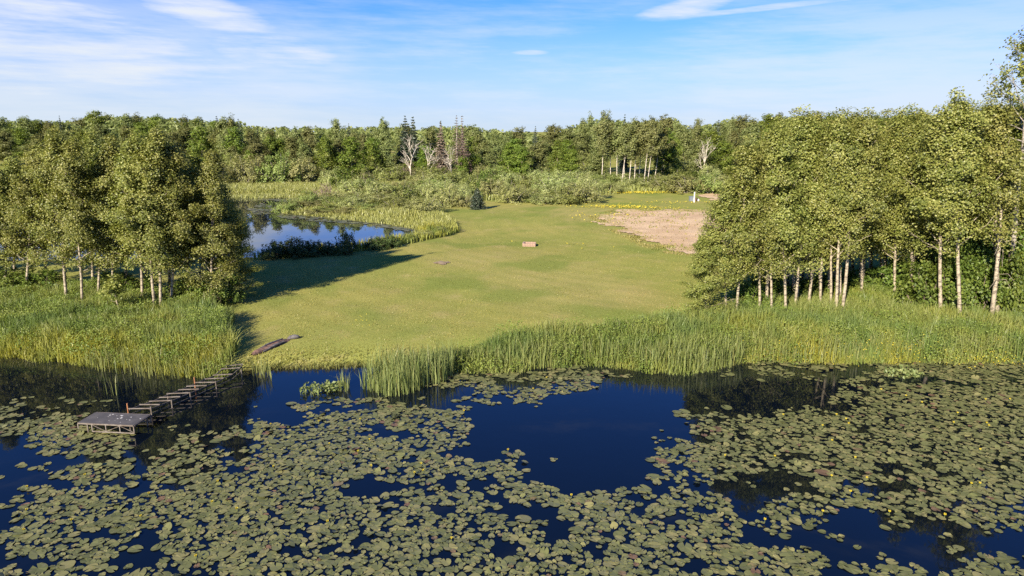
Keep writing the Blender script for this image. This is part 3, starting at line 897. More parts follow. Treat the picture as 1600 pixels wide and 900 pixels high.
# floating leafy plants in the inlet
for (px, py, rad, lab) in [(496, 612, .55, 'raised leafy water plant in the open inlet'), (519, 609, .35, 'smaller leafy water plant right of the raised one in the inlet'),
                           (1412, 586, .6, 'upright arrowhead leaves among pads by the right shore')]:
    x, y = at(px, py, 0)
    n = int(260 * rad)
    a, q = rng.uniform(0, 6.28, n), np.sqrt(rng.random(n)) * rad
    P = np.stack([x + np.cos(a) * q * 1.3, y + np.sin(a) * q, rng.uniform(.03, .28, n)], -1)
    b = MB(); add_leaves(b, P, .15, np.tile([0, -.2, .6], (n, 1)), .7)
    for p in P[::3]:
        b.tube(np.array([(p[0], p[1], -.1), p]), [.006, .005], 3, cap=False)
    o = b.build('water_plant', M['cattail_leaf']); tag(o, lab, None, None, 'stuff')

# lawn blades
LAWN = world_poly([(372, 580), (560, 576), (700, 575), (720, 552), (780, 535), (860, 524), (930, 520), (1000, 505), (1060, 497), (1110, 470), (1110, 400), (1060, 392), (1000, 380), (930, 345), (930, 322), (700, 330), (715, 365), (690, 375), (600, 395), (400, 415), (380, 440), (350, 485), (372, 520)], .5)
def lawn_keep(X, Y):
    return rng.random(len(X)) < np.clip(34.0 / Y, 0, 1) ** 2.2
X, Y = scatter(LAWN, 190, lawn_keep)
n = len(X)
b = MB()
clump = VN.fbm(X, Y, 1.4, 3)
fr = sstep(shore_d(X, Y), 2.2, .3)
h = (.02 + .055 * clump * rng.random(n) + .16 * fr * rng.random(n)) * (1 + .35 * (VN.fbm(X, Y, .3, 2) - .5))
blades(b, np.stack([X, Y, height(X, Y) - .01], -1), h, rng.uniform(.02, .045, n) * (1 + Y / 90), .9, np.clip(VN.fbm(X + 60, Y, .25, 3) * 2.2 - .95, 0, .8), np.clip((.5 * clump + .5 * VN.fbm(X + 13, Y, .45, 3) - .5) * 1.9 + .5 + rng.normal(0, .16, n), 0, 1), segs=1)
tag(b.build('lawn_grass', M['lawn_blade']), 'short mown grass of the lawn', kind='stuff')

# far meadow, reed belts round the back pond
def far_grass(poly, dens, h0, h1, label, tone=.2, w_=.07, keep=None, name='marsh_grass', mat='meadow_grass'):
    X, Y = scatter(poly, dens, keep)
    n = len(X); b = MB()
    nz = VN.fbm(X, Y, .35, 3)
    blades(b, np.stack([X, Y, np.maximum(height(X, Y), -.2) - .05], -1), rng.uniform(h0, h1, n) * (.6 + .8 * nz), rng.uniform(w_ * .6, w_ * 1.3, n), .3, np.clip(tone + (nz - .5) * 1.2, 0, 1), np.clip(nz + rng.normal(0, .2, n), 0, 1))
    tag(b.build(name, M[mat]), label, kind='stuff')
far_grass(world_poly([(340, 305), (440, 305), (545, 306), (560, 293), (640, 288), (640, 282), (400, 284), (340, 288)], .5), 40, .4, .8, 'pale yellow green marsh grass beyond the narrow channel')
far_grass(world_poly([(440, 330), (515, 337), (560, 342), (600, 346), (640, 352), (672, 362), (715, 362), (712, 350), (690, 338), (650, 327), (560, 316), (470, 317), (440, 323)], .3), 60, .4, .8, 'belt of yellow green reeds along the far side of back pond', .1)
far_grass(world_poly([(395, 409), (450, 406), (520, 400), (570, 395), (640, 383), (700, 370), (720, 362), (705, 356), (668, 358), (640, 372), (560, 388), (500, 394), (400, 403)], .4), 40, .5, 1.0, 'rough dark grass between the lawn and the back pond', .7, .07, mat='tall_grass', name='rough_grass')
far_grass(world_poly([(640, 330), (700, 322), (760, 312), (900, 305), (1000, 300), (1130, 296), (1130, 280), (1000, 280), (800, 284), (600, 290)], .6), 8, .5, 1.1, 'tangle of marsh grass under the willow scrub', .6, .14)

X, Y = scatter(DIRT, 9, lambda X, Y: rng.random(len(X)) < (.06 + 1.1 * sstep(VN.fbm(X, Y, .7, 3), .52, .72)) * 1.0)
b = MB(); blades(b, np.stack([X, Y, height(X, Y)], -1), rng.uniform(.08, .3, len(X)), rng.uniform(.06, .16, len(X)), .7, np.clip(rng.normal(.3, .3, len(X)), 0, 1))
tag(b.build('soil_weeds', M['lawn_blade']), 'sparse weeds coming up on the bare soil', kind='stuff')
sd_ = ragged(DIRT, 5.5)
GX = [(p[0] * 1.06 - .06 * np.mean([q[0] for q in DIRT]), p[1] * 1.1 - .1 * np.mean([q[1] for q in DIRT])) for p in DIRT]
X, Y = scatter(GX, 60, lambda X, Y: (dist_poly(X, Y, DIRT) < 2.2) & (VN.fbm(X, Y, 1.0, 3) > .42))
b = MB(); blades(b, np.stack([X, Y, height(X, Y)], -1), rng.uniform(.05, .18, len(X)), rng.uniform(.05, .12, len(X)), .8, np.clip(VN.fbm(X, Y, .3, 2) * 1.4 - .3, 0, 1), segs=1)
tag(b.build('edge_grass', M['lawn_blade']), 'ragged grass along the edge of the bare soil', kind='stuff')
# yellow wildflowers
def flowers(spots, n, size, label, hgt=(.1, .35)):
    b = MB()
    for (px, py, rx_, ry_, f) in spots:
        x, y, _ = at_ground(px, py)
        k = int(n * f)
        X, Y = x + rng.normal(0, rx_, k), y + rng.normal(0, ry_, k)
        P = np.stack([X, Y, height(X, Y) + rng.uniform(*hgt, k)], -1)
        add_leaves(b, P, size, np.tile([0, -.3, .9], (k, 1)), .9, up=.8)
    tag(b.build('yellow_wildflowers', M['yellow_flower']), label, kind='stuff')
flowers([(1000, 302, 3.4, .7, 1.2), (960, 324, 2.2, .8, .55), (1020, 326, 2.0, .6, .25), (925, 340, 2.0, 3, .12), (880, 385, 1.8, 1.2, .025), (1040, 318, 3, 1, .15)], 550, .16, 'yellow wildflowers around the bare soil and field edge', (.05, .3))
flowers([(1395, 553, 1.6, .45, 1), (1565, 557, 1.3, .4, .8), (1235, 551, 1.2, .4, .4), (568, 519, .25, .3, .05)], 300, .05, 'yellow wildflowers along the right shore', (.3, .8))

# ------------------------------------------------------------------ shrubs round the back pond and on the field
DSH = [bush(2.0, 1.5, 2400, .17, M['dark_shrub_leaf'], M['dark_bark'], 10, .7) for _ in range(2)]
WIL = [bush(2.4, 1.9, 3800, .17, M[m_], M['grey_bark'], 11, .5, .36) for m_ in ('willow_leaf', 'willow_leaf', 'willow_green', 'willow_leaf', 'willow_green')]
BRN = [bush(2.2, 1.4, 300, .16, M['brown_needles'], M['brown_twig'], 12, .4, .3, bare=True) for _ in range(2)]
def shrub(kind, protos, k, px, py, hpx, wpx, label, group=None, R0=1.5, H0=2.0, cat='shrub'):
    x, y, z = at_ground(px, py)
    dist = math.hypot(y, CAM_H)
    return plant(kind, protos[k % len(protos)], (x, y, z - .08), wpx / 2 / FOC * dist / R0, (hpx / FOC * dist) / H0, rng.uniform(0, 6.28), (0, 0), label, cat, group, ('stems', 'foliage'))
shrub('round_shrub', DSH, 0, 543, 398, 38, 36, 'dark round shrub standing alone at the near edge of back pond')
for k, (px, py, hp, wp) in enumerate([(432, 404, 30, 44), (462, 402, 33, 48), (490, 400, 27, 42), (512, 398, 22, 36)]):
    shrub('pond_shrub', DSH, k, px, py, hp, wp, ['dark shrub nearest the left grove on the back pond bank', 'tallest dark shrub of the row on the back pond bank',
          'third dark shrub of the row on the back pond bank', 'lowest dark shrub, right end of the row on the back pond bank'][k], 'dark shrubs on the back pond bank')
for k, (px, py, hp, wp) in enumerate([(588, 390, 22, 40), (610, 386, 20, 36), (640, 378, 16, 34), (665, 372, 15, 30), (690, 366, 15, 30)]):
    shrub('bank_shrub', WIL if k > 1 else DSH, k, px, py, hp, wp, ['dark low shrub just right of the lone round shrub', 'second low shrub right of the lone round shrub', 'pale low shrub midway along the pond tip bank',
          'pale low shrub near the right tip of the back pond', 'rounded weed clump at the end of pond bank, on the lawn'][k], 'low shrubs along the back pond bank', 1.9 if k > 1 else 1.5, 2.4 if k > 1 else 2.0)
shrub('willow_bush', WIL, 1, 664, 332, 27, 66, 'wide rounded willow bush at the lawn edge left of small spruce', None, 1.9, 2.4)
x, y, z = at_ground(746, 327)
SPR_S = spruce(3, 1.05, 16, 42, M['spruce_needles'], M['dark_bark'], .22, .03)
plant('small_spruce', SPR_S, (x, y, z - .05), 1.0 * 26 / 2 / FOC * y / 1.0, (33 / FOC * y) / 3, .4, (0, 0), 'small dark conical spruce standing alone at the lawn edge', 'tree')
# willow scrub
wr = random.Random(11)
WG = 'willow bushes of the scrub belt'
wl = []
for (y0, x0, x1, n, hp) in [(322, 690, 760, 3, 26), (324, 560, 650, 4, 15), (319, 480, 590, 6, 14), (329, 452, 660, 9, 16), (323, 460, 560, 5, 20), (312, 555, 640, 5, 26), (316, 590, 960, 12, 26), (309, 550, 960, 14, 27), (302, 560, 1130, 18, 26), (295, 640, 1150, 17, 25), (288, 600, 1150, 17, 25), (281, 560, 1150, 17, 24), (276, 420, 700, 9, 24)]:
    for k in range(n):
        px = x0 + (x1 - x0) * (k + .5) / n + wr.uniform(-10, 10)
        py = y0 + wr.uniform(-3, 3)
        if 735 < px < 760 and py > 305: continue
        if py > 303 and px > 930: continue
        if in_poly(*[np.array(q) for q in at(px, py + 2, 0)], BACK_POND): continue
        if 925 < px < 1045: hp_ = 15
        else: hp_ = hp
        wl.append((px, py, hp_ * wr.uniform(.6, 1.35), wr.uniform(34, 72), y0))
ORD = 'first second third fourth fifth sixth seventh eighth ninth tenth eleventh twelfth thirteenth fourteenth'.split()
front = sorted(q[0] for q in wl if q[4] == 316)
for k, (px, py, hp, wp, y0) in enumerate(wl):
    lab = 'grey green willow bush in the scrub belt below the far woods'
    if y0 == 316:
        lab = ORD[front.index(px)] + ' willow bush from the left along the lawn side of the scrub'
    shrub('willow_bush', WIL, k, px, py, hp, wp, lab, WG, 1.9, 2.4)
for k, (px, py, hp, wp) in enumerate([(383, 289, 44, 54), (405, 286, 46, 64), (440, 288, 48, 66), (474, 287, 44, 62), (360, 287, 46, 60), (520, 293, 30, 44), (340, 290, 40, 50)]):
    shrub('willow_bush', WIL, k, px, py, hp, wp, 'grey willow bush between left grove and the marsh meadow', 'willow bushes by the marsh meadow', 1.9, 2.4)
for k, (px, py, hp, wp, lab) in enumerate([(508, 306, 34, 50, 'brown leafless bush at the channel end in the marsh'), (572, 300, 30, 44, 'second brown leafless bush, right of the channel end'),
                                           (637, 283, 30, 40, 'brown leafless bush at the foot of the white dead tree'), (690, 285, 24, 30, 'small brown leafless bush below the reddish spruces')]):
    shrub('bare_bush', BRN, k, px, py, hp, wp, lab, None, 1.4, 2.2)
for k, (px, py, hp, wp, lab) in enumerate([(541, 298, 38, 44, 'green rounded bush between the two brown bushes in the marsh'), (758, 306, 40, 30, 'dark green upright bush behind the small spruce'),
                                           (1075, 296, 30, 60, 'dense dark green bush left of the white post')]):
    shrub('green_bush', SHR, k, px, py, hp, wp, lab, None, 1.5, 2.2)

# ------------------------------------------------------------------ far woods
FL, FB = M['far_leaf'], M['far_leaf_bright']
FAR = [broadleaf(12, .10, rr_, 6500, .25, 26, FL, M['pale_bark'], clump=.8, top=t_) for rr_, t_ in ((3.0, .5), (2.6, .2), (3.2, .9), (2.9, .4), (2.4, .1))]
FARB = [broadleaf(12, .06, 3.0, 6500, .25, 26, FB, M['pale_bark'], clump=.8, top=.5) for _ in range(3)]
FARHI = [broadleaf(12, .42, 2.6, 5200, .25, 20, FL, M['white_bark'], clump=.7, top=.5, r0=.075) for _ in range(2)]
SPR = [spruce(13, 2.0, 24, 40, M['spruce_needles'], M['dark_bark'], .45, .05) for _ in range(2)]
SPR_D = spruce(13, 1.6, 20, 26, M['brown_needles'], M['brown_twig'], .38, .1)
SPR_T = spruce(13, 1.1, 20, 12, M['brown_needles'], M['grey_bark'], .3, .25, .6)
DEAD = [bare_tree(9, 8, M['white_bark'], .15, .6) for _ in range(2)]

def far_tree(protos, k, px, py, ty, wpx, label, group, kind='woodland_tree', R0=3.0, H0=12.0, lean=(0, 0), tx=None, names=('trunk', 'crown')):
    x, y, z = at_ground(px, py)
    H = top_height(px, ty, y) - z
    dist = math.hypot(y, 6)
    ms = protos[k % len(protos)] if isinstance(protos, list) else protos
    return plant(kind, ms, (x, y, z - .1), wpx / 2 / FOC * dist / R0, H / H0, rng.uniform(0, 6.28), lean, label, 'tree', group, names)

fr_ = random.Random(21)
def skyline(px):
    xs_ = [-200, 0, 60, 120, 150, 200, 260, 340, 370, 400, 450, 520, 560, 600, 700, 760, 800, 850, 890, 930, 1000, 1050, 1068, 1075, 1085, 1110, 1150, 1200, 1260, 1330, 1420, 1500, 1800]
    ys_ = [184, 186, 188, 190, 176, 181, 184, 188, 186, 201, 203, 200, 199, 197, 196, 198, 204, 206, 197, 184, 188, 184, 196, 212, 200, 190, 184, 184, 178, 180, 182, 180, 178]
    return float(np.interp(px, xs_, ys_))
FG1, FG2, FG3 = 'front trees of the far woods', 'trees of the far woods skyline', 'trees of the wooded rise above the left grove'
FG4 = 'trees of the wooded rise above the right grove'
# front row: low, bright
for k in range(30):
    px = 360 + 790 * (k + .5) / 30 + fr_.uniform(-10, 10)
    py = 283
    if 930 < px < 1030: continue
    far_tree(FARB if k % 3 else FAR, k, px, py + fr_.uniform(-3, 2), fr_.uniform(240, 252) if 618 < px < 740 else fr_.uniform(212, 240), fr_.uniform(34, 56), 'low bright green tree at the front edge of the far woods', FG1)
for k in range(32):
    px = 350 + 800 * (k + .5) / 32 + fr_.uniform(-10, 10)
    if 940 < px < 1010: continue
    far_tree(FAR if k % 3 else FARB, k, px, (281 if px < 720 else 275) + fr_.uniform(-3, 3), fr_.uniform(228, 242) if 618 < px < 740 else skyline(px) + fr_.uniform(6, 22), fr_.uniform(40, 58), 'olive green tree in the body of the far woods', 'trees in the body of the far woods')
for k in range(40):
    px = 340 + 800 * (k + .5) / 40 + fr_.uniform(-8, 8)
    if k % 7 == 3:
        far_tree(SPR, k, px, (277 if px < 720 else 269) + fr_.uniform(-3, 3), skyline(px) + fr_.uniform(-9, 1), fr_.uniform(16, 22), 'dark spruce among the skyline of the far woods', 'spruces in the far woods skyline', 'spruce_tree', 2.0, 13)
    else:
        far_tree(FAR + FARHI, k, px, (277 if px < 720 else 269) + fr_.uniform(-3, 3), skyline(px) + fr_.gauss(1, 5), fr_.uniform(30, 54), 'olive green tree on the skyline of the far woods', FG2)
# left rise
for k in range(38):
    px = -60 + 430 * ((k % 19) + .5) / 19 + fr_.uniform(-8, 8)
    py = 262 if k < 19 else 250
    far_tree(FAR if k % 4 else FARB, k, px, py + fr_.uniform(-3, 3), skyline(px) + (fr_.uniform(-4, 6) if k >= 19 else fr_.uniform(10, 26)), fr_.uniform(40, 60), 'green tree of the wooded rise showing above the left grove', FG3)
for (px, ty) in [(103, 181), (345, 182), (365, 184), (378, 186)]:
    far_tree(SPR, int(px), px, 255, ty, 14 if px < 200 else 22, 'slender spruce tip poking above the left wooded skyline' if px < 200 else 'dark pine of the trio at the right end of left skyline', None if px < 200 else 'dark pines of the left skyline', 'spruce_tree', 2.0, 13)
# right rise
for k in range(40):
    px = 1085 + 480 * ((k % 20) + .5) / 20 + fr_.uniform(-8, 8)
    py = 264 if k < 20 else 252
    far_tree(FAR if k % 4 else FARB, k, px, py + fr_.uniform(-3, 3), skyline(px) + (fr_.uniform(-5, 7) if k >= 20 else fr_.uniform(8, 22)), fr_.uniform(40, 60), 'green tree of the wooded rise showing above the right grove', FG4)
# named individuals
for k, (px, py, tx, ty, lab) in enumerate([
        (971, 289, 980, 195, 'leftmost leaning white-trunked birch at the edge of far woods'), (983, 288, 985, 190, 'straight white-trunked birch right of the leftmost leaning one'),
        (991, 288, 992, 194, 'slim white-trunked birch in the middle of the birch row'), (1006, 290, 1012, 186, 'second last white-trunked birch, leaning right, in the birch row'),
        (1011, 290, 1020, 190, 'last white-trunked birch, leaning most, in the birch row'), (964, 287, 962, 196, 'grey-trunked birch left of the leaning white trunks'),
        (954, 286, 950, 192, 'birch with a thin pale stem left of the grey-trunked one'), (998, 287, 1000, 190, 'thin pale birch stem in the gap right of the middle of birch row'),
        (975, 286, 973, 196, 'thin birch stem just behind the leftmost leaning white trunk'), (1022, 287, 1030, 192, 'birch at the shaded right end of the birch row'),
        (940, 288, 942, 190, 'birch with tall pale stem left of the dark gap in far woods')]):
    far_tree(FARHI, k, px, py, ty, 44, lab, 'birches at the edge of the far woods', 'birch_tree', 2.6, lean=(0, R_((tx - px) * .55)))
x = 640
far_tree(DEAD, 0, 640, 262, 205, 62, 'large white dead tree with spreading bare limbs in the far woods', None, 'dead_tree', 2.6, 9.0, names=('trunk',)) if False else None
def dead(k, px, py, ty, wpx, lab, me):
    x, y, z = at_ground(px, py)
    y0 = y
    o = empty('dead_tree', (x, y, z - .1), rng.uniform(0, 6))
    H = top_height(px, ty, y) - z
    o.scale = (wpx / 2 / FOC * y / 2.4,) * 2 + (H / 9,)
    tag(o, lab, 'tree', None)
    link(bpy.data.objects.new('trunk', me), o)
dead(0, 640, 285, 212, 40, 'large white dead tree with spreading bare limbs in the far woods', DEAD[0])
dead(1, 668, 285, 220, 30, 'smaller white dead tree right of the large spreading one', DEAD[1])
dead(0, 706, 285, 222, 22, 'white forked dead tree between the two reddish dying spruces', DEAD[1])
dead(1, 1098, 286, 215, 30, 'white dead tree standing just left of the right grove', DEAD[0])
far_tree(SPR, 0, 636, 280, 181, 36, 'left one of the two dark spruce spires above the white dead tree', None, 'spruce_tree', 2.0, 13)
far_tree(SPR, 1, 648, 280, 183, 34, 'right one of the two dark spruce spires above the white dead tree', None, 'spruce_tree', 2.0, 13)
far_tree([SPR_D], 0, 690, 284, 191, 30, 'reddish brown dying spruce in the middle of the far woods', None, 'spruce_tree', 1.6, 13)
far_tree([SPR_D], 0, 724, 284, 200, 30, 'pinkish dying spruce below the thin bare tips', None, 'spruce_tree', 1.6, 13)
far_tree([SPR_T], 0, 715, 280, 180, 22, 'left thin bare spruce tip above the pinkish spruce', None, 'spruce_tree', 1.1, 13)
far_tree([SPR_T], 0, 723, 280, 181, 22, 'right thin bare spruce tip above the pinkish spruce', None, 'spruce_tree', 1.1, 13)
# the wood behind, one mass nobody could count
b = MB()
N_ = 820
for k in range(N_):
    y = 215 + 700 * rng.random() ** 1.6; x = rng.uniform(-1.0, 1.0) * (y * .95)
    px, _ = to_pix(x, y, 10.)
    z = float(height(x, y))
    Ht = min(max(top_height(px, skyline(px) + rng.uniform(-1, 10), y), z + 6), z + 20)
    n = 90
    Rr = rng.uniform(2.5, 4.2) * max(1, y / 330)
    q = unit(n) * (rng.random(n) ** .3)[:, None]
    P = np.array([x, y, Ht - 4.2]) + q * np.array([Rr, Rr, 4.2])
    add_leaves(b, P, 1.2 * max(1, y / 330), q, .8, rnd=np.clip(.45 + rng.normal(0, .12) + rng.normal(0, .18, n), 0, 1))
    b.tube(np.array([(x, y, z), (x, y, Ht - 2)]), [.2, .06], 4, cap=False)
tag(b.build('woods', M['far_leaf']), 'distant woods behind the skyline trees', kind='stuff')

# ------------------------------------------------------------------ lily pads
DM = """
10000000000002334553224777788888
21000000000004777775123444677888
11111100000125666651000012678888
55442222266666555000000012688888
77762224477777500000466567888888
88886544777777700000468888888888
37777744777777510011668888888888
48888653788888766210788888888888
48887555888877777322777777777777
44777788888555477733777777777777
66677777777444557777777776667777
78888888887755567777788776666777
78888888888887777777778877555666
88888888888888877777888876444566
88888888888888888888888777444556
88888888888888888888888887655666
88888888888888888888888888777777
""".split()
DMA = np.array([[int(c) for c in (r + r[-1] * 32)[:32]] for r in DM], float)
def pad_density(X, Y):
    px, py = to_pix(X, Y, 0.0)
    c = np.clip((px - 25) / 50, 0, 30.999); r = np.clip((py - 570) / 20, 0, 15.999)
    c0, r0 = c.astype(int), r.astype(int); fc, fr2 = c - c0, r - r0
    return (DMA[r0, c0] * (1 - fc) + DMA[r0, c0 + 1] * fc) * (1 - fr2) + (DMA[r0 + 1, c0] * (1 - fc) + DMA[r0 + 1, c0 + 1] * fc) * fr2
def pads_mask(X, Y):
    d = pad_density(X, Y) / 9.0
    nz = .36 * VN.fbm(X * .75, Y * 1.1, .55, 3) + .38 * VN.fbm(X + 21, Y * 1.25, 1.35, 3) + .26 * VN.fbm(X - 40, Y * 1.2, 2.9, 2)
    thr = 1.0 - d
    p = sstep(nz - (.362 + thr * .48), -.07, .07)
    return p * np.clip(d * 3 - .1, 0, 1) * (shore_d(X, Y) < -.1)
ncand = 190000
X = rng.uniform(-40, 40, ncand); Y = rng.uniform(11.5, 31, ncand)
px, py = to_pix(X, Y, 0)
k = (px > -420) & (px < 2020) & (py < 1000)
X, Y = X[k], Y[k]
k = rng.random(len(X)) < pads_mask(X, Y)
X, Y = X[k], Y[k]
rad = np.clip(rng.lognormal(math.log(.090), .30, len(X)), .05, .185)
# dart throwing: neighbours may overlap a little
cell = .25
gridd = {}
keep = []
for i in range(len(X)):
    ci, cj = int(X[i] // cell), int(Y[i] // cell)
    ok = True
    for a in (-1, 0, 1):
        for c_ in (-1, 0, 1):
            for j in gridd.get((ci + a, cj + c_), ()):
                if (X[i] - X[j]) ** 2 + (Y[i] - Y[j]) ** 2 < (.68 * (rad[i] + rad[j])) ** 2:
                    ok = False; break
            if not ok: break
        if not ok: break
    if ok:
        gridd.setdefault((ci, cj), []).append(i); keep.append(i)
X, Y, rad = X[keep], Y[keep], rad[keep]
# platform footprint is kept free
dk = in_poly(X, Y, world_poly([(112, 664), (214, 680), (256, 644), (150, 640)]))
X, Y, rad = X[~dk], Y[~dk], rad[~dk]
print('pads', len(X))
NS = 13
def pad_verts(r, rot, elong, tilt, taz, z):
    """arrays -> (n, NS+1, 3): heart-shaped disc with a notch, rim slightly wavy"""
    n = len(r)
    a = np.linspace(.22, 2 * np.pi - .22, NS)[None, :]
    rr = r[:, None] * (1 + .05 * np.sin(3 * a + rot[:, None] * 5) + .03 * rng.normal(size=(n, NS)))
    rr = rr * (1 + .06 * np.cos(a))
    lx, ly = rr * np.cos(a) * elong[:, None], rr * np.sin(a)
    lz = .006 * np.sin(2 * a + rot[:, None] * 3) + .004 * rng.normal(size=(n, NS))
    lx = np.concatenate([np.full((n, 1), .25) * r[:, None], lx], 1); ly = np.concatenate([np.zeros((n, 1)), ly], 1); lz = np.concatenate([np.full((n, 1), -.006), lz], 1)
    cx, cy = np.cos(rot)[:, None], np.sin(rot)[:, None]
    gx, gy = lx * cx - ly * sy if False else lx * cx - ly * cy, lx * cy + ly * cx
    gz = lz + (gx * np.cos(taz)[:, None] + gy * np.sin(taz)[:, None]) * np.tan(tilt)[:, None]
    return np.stack([gx, gy, gz + z[:, None]], -1)
n = len(X)
rot = rng.uniform(0, 6.28, n); elong = rng.uniform(1.05, 1.35, n)
tilt = np.abs(rng.normal(0, R_(2.2), n)) + (rng.random(n) < .06) * R_(16)
taz = rng.uniform(0, 6.28, n)
z = .010 + .012 * rng.random(n) + rad * np.tan(tilt) * .6
PV = pad_verts(rad, rot, elong, tilt, taz, z)
FAN = np.array([(0, j, j + 1) for j in range(1, NS)])
order = np.argsort(np.hypot(X, Y) / rad)
near = order[:0]
zc = np.hypot(Y, CAM_H)
ppx, ppy = to_pix(X, Y, 0)
inside = (ppx > 8) & (ppx < 1592) & (ppy < 893)
order = [i for i in np.argsort(-rad / zc) if inside[i]]
near = np.array(order[:300]); isnear = np.zeros(n, bool); isnear[near] = True
rest = np.where(~isnear)[0]
b = MB()
off = np.arange(len(rest))[:, None, None] * (NS + 1)
b.add((PV[rest] + np.stack([X[rest], Y[rest], 0 * X[rest]], -1)[:, None, :]).reshape(-1, 3), tris=(FAN[None] + off).reshape(-1, 3), rnd=np.repeat(rng.random(len(rest)), NS + 1))
tag(b.build('lily_pads', M['pad']), 'floating mat of olive lily pads spread over the pond', kind='stuff')
# the largest ones one by one; 24 shapes share mesh data
shapes = []
for q in range(24):
    bb = MB(); v = pad_verts(np.array([.15]), np.array([rng.uniform(0, 6.28)]), np.array([rng.uniform(1.05, 1.3)]), np.array([abs(rng.normal(0, R_(2)))]), np.array([rng.uniform(0, 6)]), np.array([0.]))
    bb.add(v.reshape(-1, 3), tris=FAN, rnd=0.0)
    shapes.append(bb.mesh('lily_pad', M['pad']))
for c_, i in enumerate(near):
    o = bpy.data.objects.new('lily_pad', shapes[c_ % 24])
    o.location = (X[i], Y[i], z[i]); o.rotation_euler = (0, 0, rot[i]); o.scale = (rad[i] / .15,) * 3
    link(o); tag(o, 'large olive lily pad floating among the biggest in the near water', 'lily pad', 'largest lily pads in the near water')
# yellow pond-lily flowers standing just above the pads
fb = MB()
fb.tube(np.array([(0, 0, -.1), (0, 0, .09)]), [.007, .007], 4, cap=False)
stem_me = fb.mesh('stem', M['cattail_leaf'])
pb = MB()
for j in range(6):
    a = j * math.pi / 3
    c_, s_ = math.cos(a), math.sin(a)
    V = [(0, 0, .085), (c_ * .035 - s_ * .022, s_ * .035 + c_ * .022, .105), (c_ * .04, s_ * .04, .145), (c_ * .035 + s_ * .022, s_ * .035 - c_ * .022, .105)]
    pb.add(V, tris=[(0, 1, 2), (0, 2, 3)])
petal_me = pb.mesh('petals', M['yellow_flower'])
cand = np.where(inside & (Y < 27))[0]
for i in rng.choice(cand, 58, replace=False):
    o = empty('pond_lily_flower', (X[i] + rad[i] * .9, Y[i], 0), rng.uniform(0, 6)); o.scale = (.78, .78, 1.0)
    tag(o, 'small yellow pond-lily flower standing above the floating pads', 'flower', 'yellow pond-lily flowers')
    link(bpy.data.objects.new('stem', stem_me), o); link(bpy.data.objects.new('petals', petal_me), o)
# pads on the back pond
BPADS = [world_poly([(440, 332), (520, 337), (600, 345), (655, 356), (640, 362), (560, 350), (480, 345), (430, 340)]), world_poly([(395, 312), (430, 325), (436, 334), (400, 336), (380, 322)]), world_poly([(440, 307), (520, 308), (530, 314), (450, 316), (400, 312)])]
b = MB()
for P_ in BPADS:
    X2, Y2 = scatter(P_, 5.5, lambda X, Y: VN.fbm(X, Y, .35, 3) > .44)
    n2 = len(X2)
    V = pad_verts(rng.uniform(.14, .3, n2), rng.uniform(0, 6.28, n2), np.full(n2, 1.2), np.abs(rng.normal(0, .03, n2)), rng.uniform(0, 6, n2), np.full(n2, .03))
    b.add((V + np.stack([X2, Y2, 0 * X2], -1)[:, None, :]).reshape(-1, 3), tris=(FAN[None] + np.arange(n2)[:, None, None] * (NS + 1)).reshape(-1, 3), rnd=np.repeat(rng.random(n2), NS + 1))
tag(b.build('back_pond_pads', M['pad']), 'thin mat of lily pads on the back pond', kind='stuff')

# ------------------------------------------------------------------ dock platform
DZ = .38
A = np.array(at(122, 660, DZ)); B = np.array(at(209, 664, DZ)); Cc = np.array(at(154, 644.5, DZ))
u = (B - A); Wd = np.linalg.norm(u); u /= Wd
v = np.array([-u[1], u[0]]); Dp = float(np.dot(Cc - A, v))
root = empty('dock_platform', (A[0], A[1], 0), math.atan2(u[1], u[0]))
tag(root, 'dark decked dock platform with a metal truss frame standing in the pads', 'dock')
b = MB(); b.box((Wd / 2, Dp / 2, DZ - .02), (Wd, Dp, .04)); b.build('deck', M['deck'], root)
b = MB()
for k in range(22):
    cx, cy = np.clip(rng.normal(Wd * .52, Wd * .2), .1, Wd - .1), np.clip(rng.normal(Dp * .62, Dp * .22), .1, Dp - .1)
    r = rng.uniform(.008, .026); a = np.arange(7) * 2 * np.pi / 7
    q = r * rng.uniform(.6, 1.3, 7)
    V = np.stack([cx + np.cos(a) * q * 1.8, cy + np.sin(a) * q, np.full(7, DZ + .003)], -1)
    b.add(np.vstack([V, (cx, cy, DZ + .006)]), tris=[(7, j, (j + 1) % 7) for j in range(7)])
tag(b.build('droppings', M['dropping'], root), kind='stuff')
def truss(b, p0, p1, ztop, zbot, nb):
    p0, p1 = np.array(p0), np.array(p1)
    P = [p0 + (p1 - p0) * i / nb for i in range(nb + 1)]
    b.bar((*p0, ztop), (*p1, ztop), .04, .04); b.bar((*P[1], zbot), (*p1, zbot), .035, .035)
    for i in range(nb + 1):
        b.bar((*P[i], ztop - .02), (*P[i], zbot - (.0 if i else -.08)), .03, .03)
        if 1 <= i < nb:
            s, e = (ztop - .03, zbot + .02) if i % 2 else (zbot + .02, ztop - .03)
            b.bar((*P[i], s), (*P[i + 1], e), .014, .014)
b = MB(); truss(b, (0, -.025), (Wd, -.025), DZ - .022, .09, 4); b.build('front_truss', M['galvanised'], root)
b = MB(); truss(b, (0, Dp + .025), (Wd, Dp + .025), DZ - .022, .09, 4); b.build('rear_truss', M['galvanised'], root)
for (lx, ly) in [(Wd - .05, Dp * .88), (.05, Dp * .9), (.3, .03), (Wd - .4, Dp * .4)]:
    b = MB(); b.tube(np.array([(lx, ly, -1.4), (lx, ly, DZ - .05)]), .025, 8); b.build('leg', M['galvanised'], root)
b = MB()
for sx in (0.0 - .02, Wd + .02):
    b.bar((sx, 0.0, DZ - .03), (sx, Dp, DZ - .03), .03, .045)
b.build('side_rail', M['rail_dark'], root)

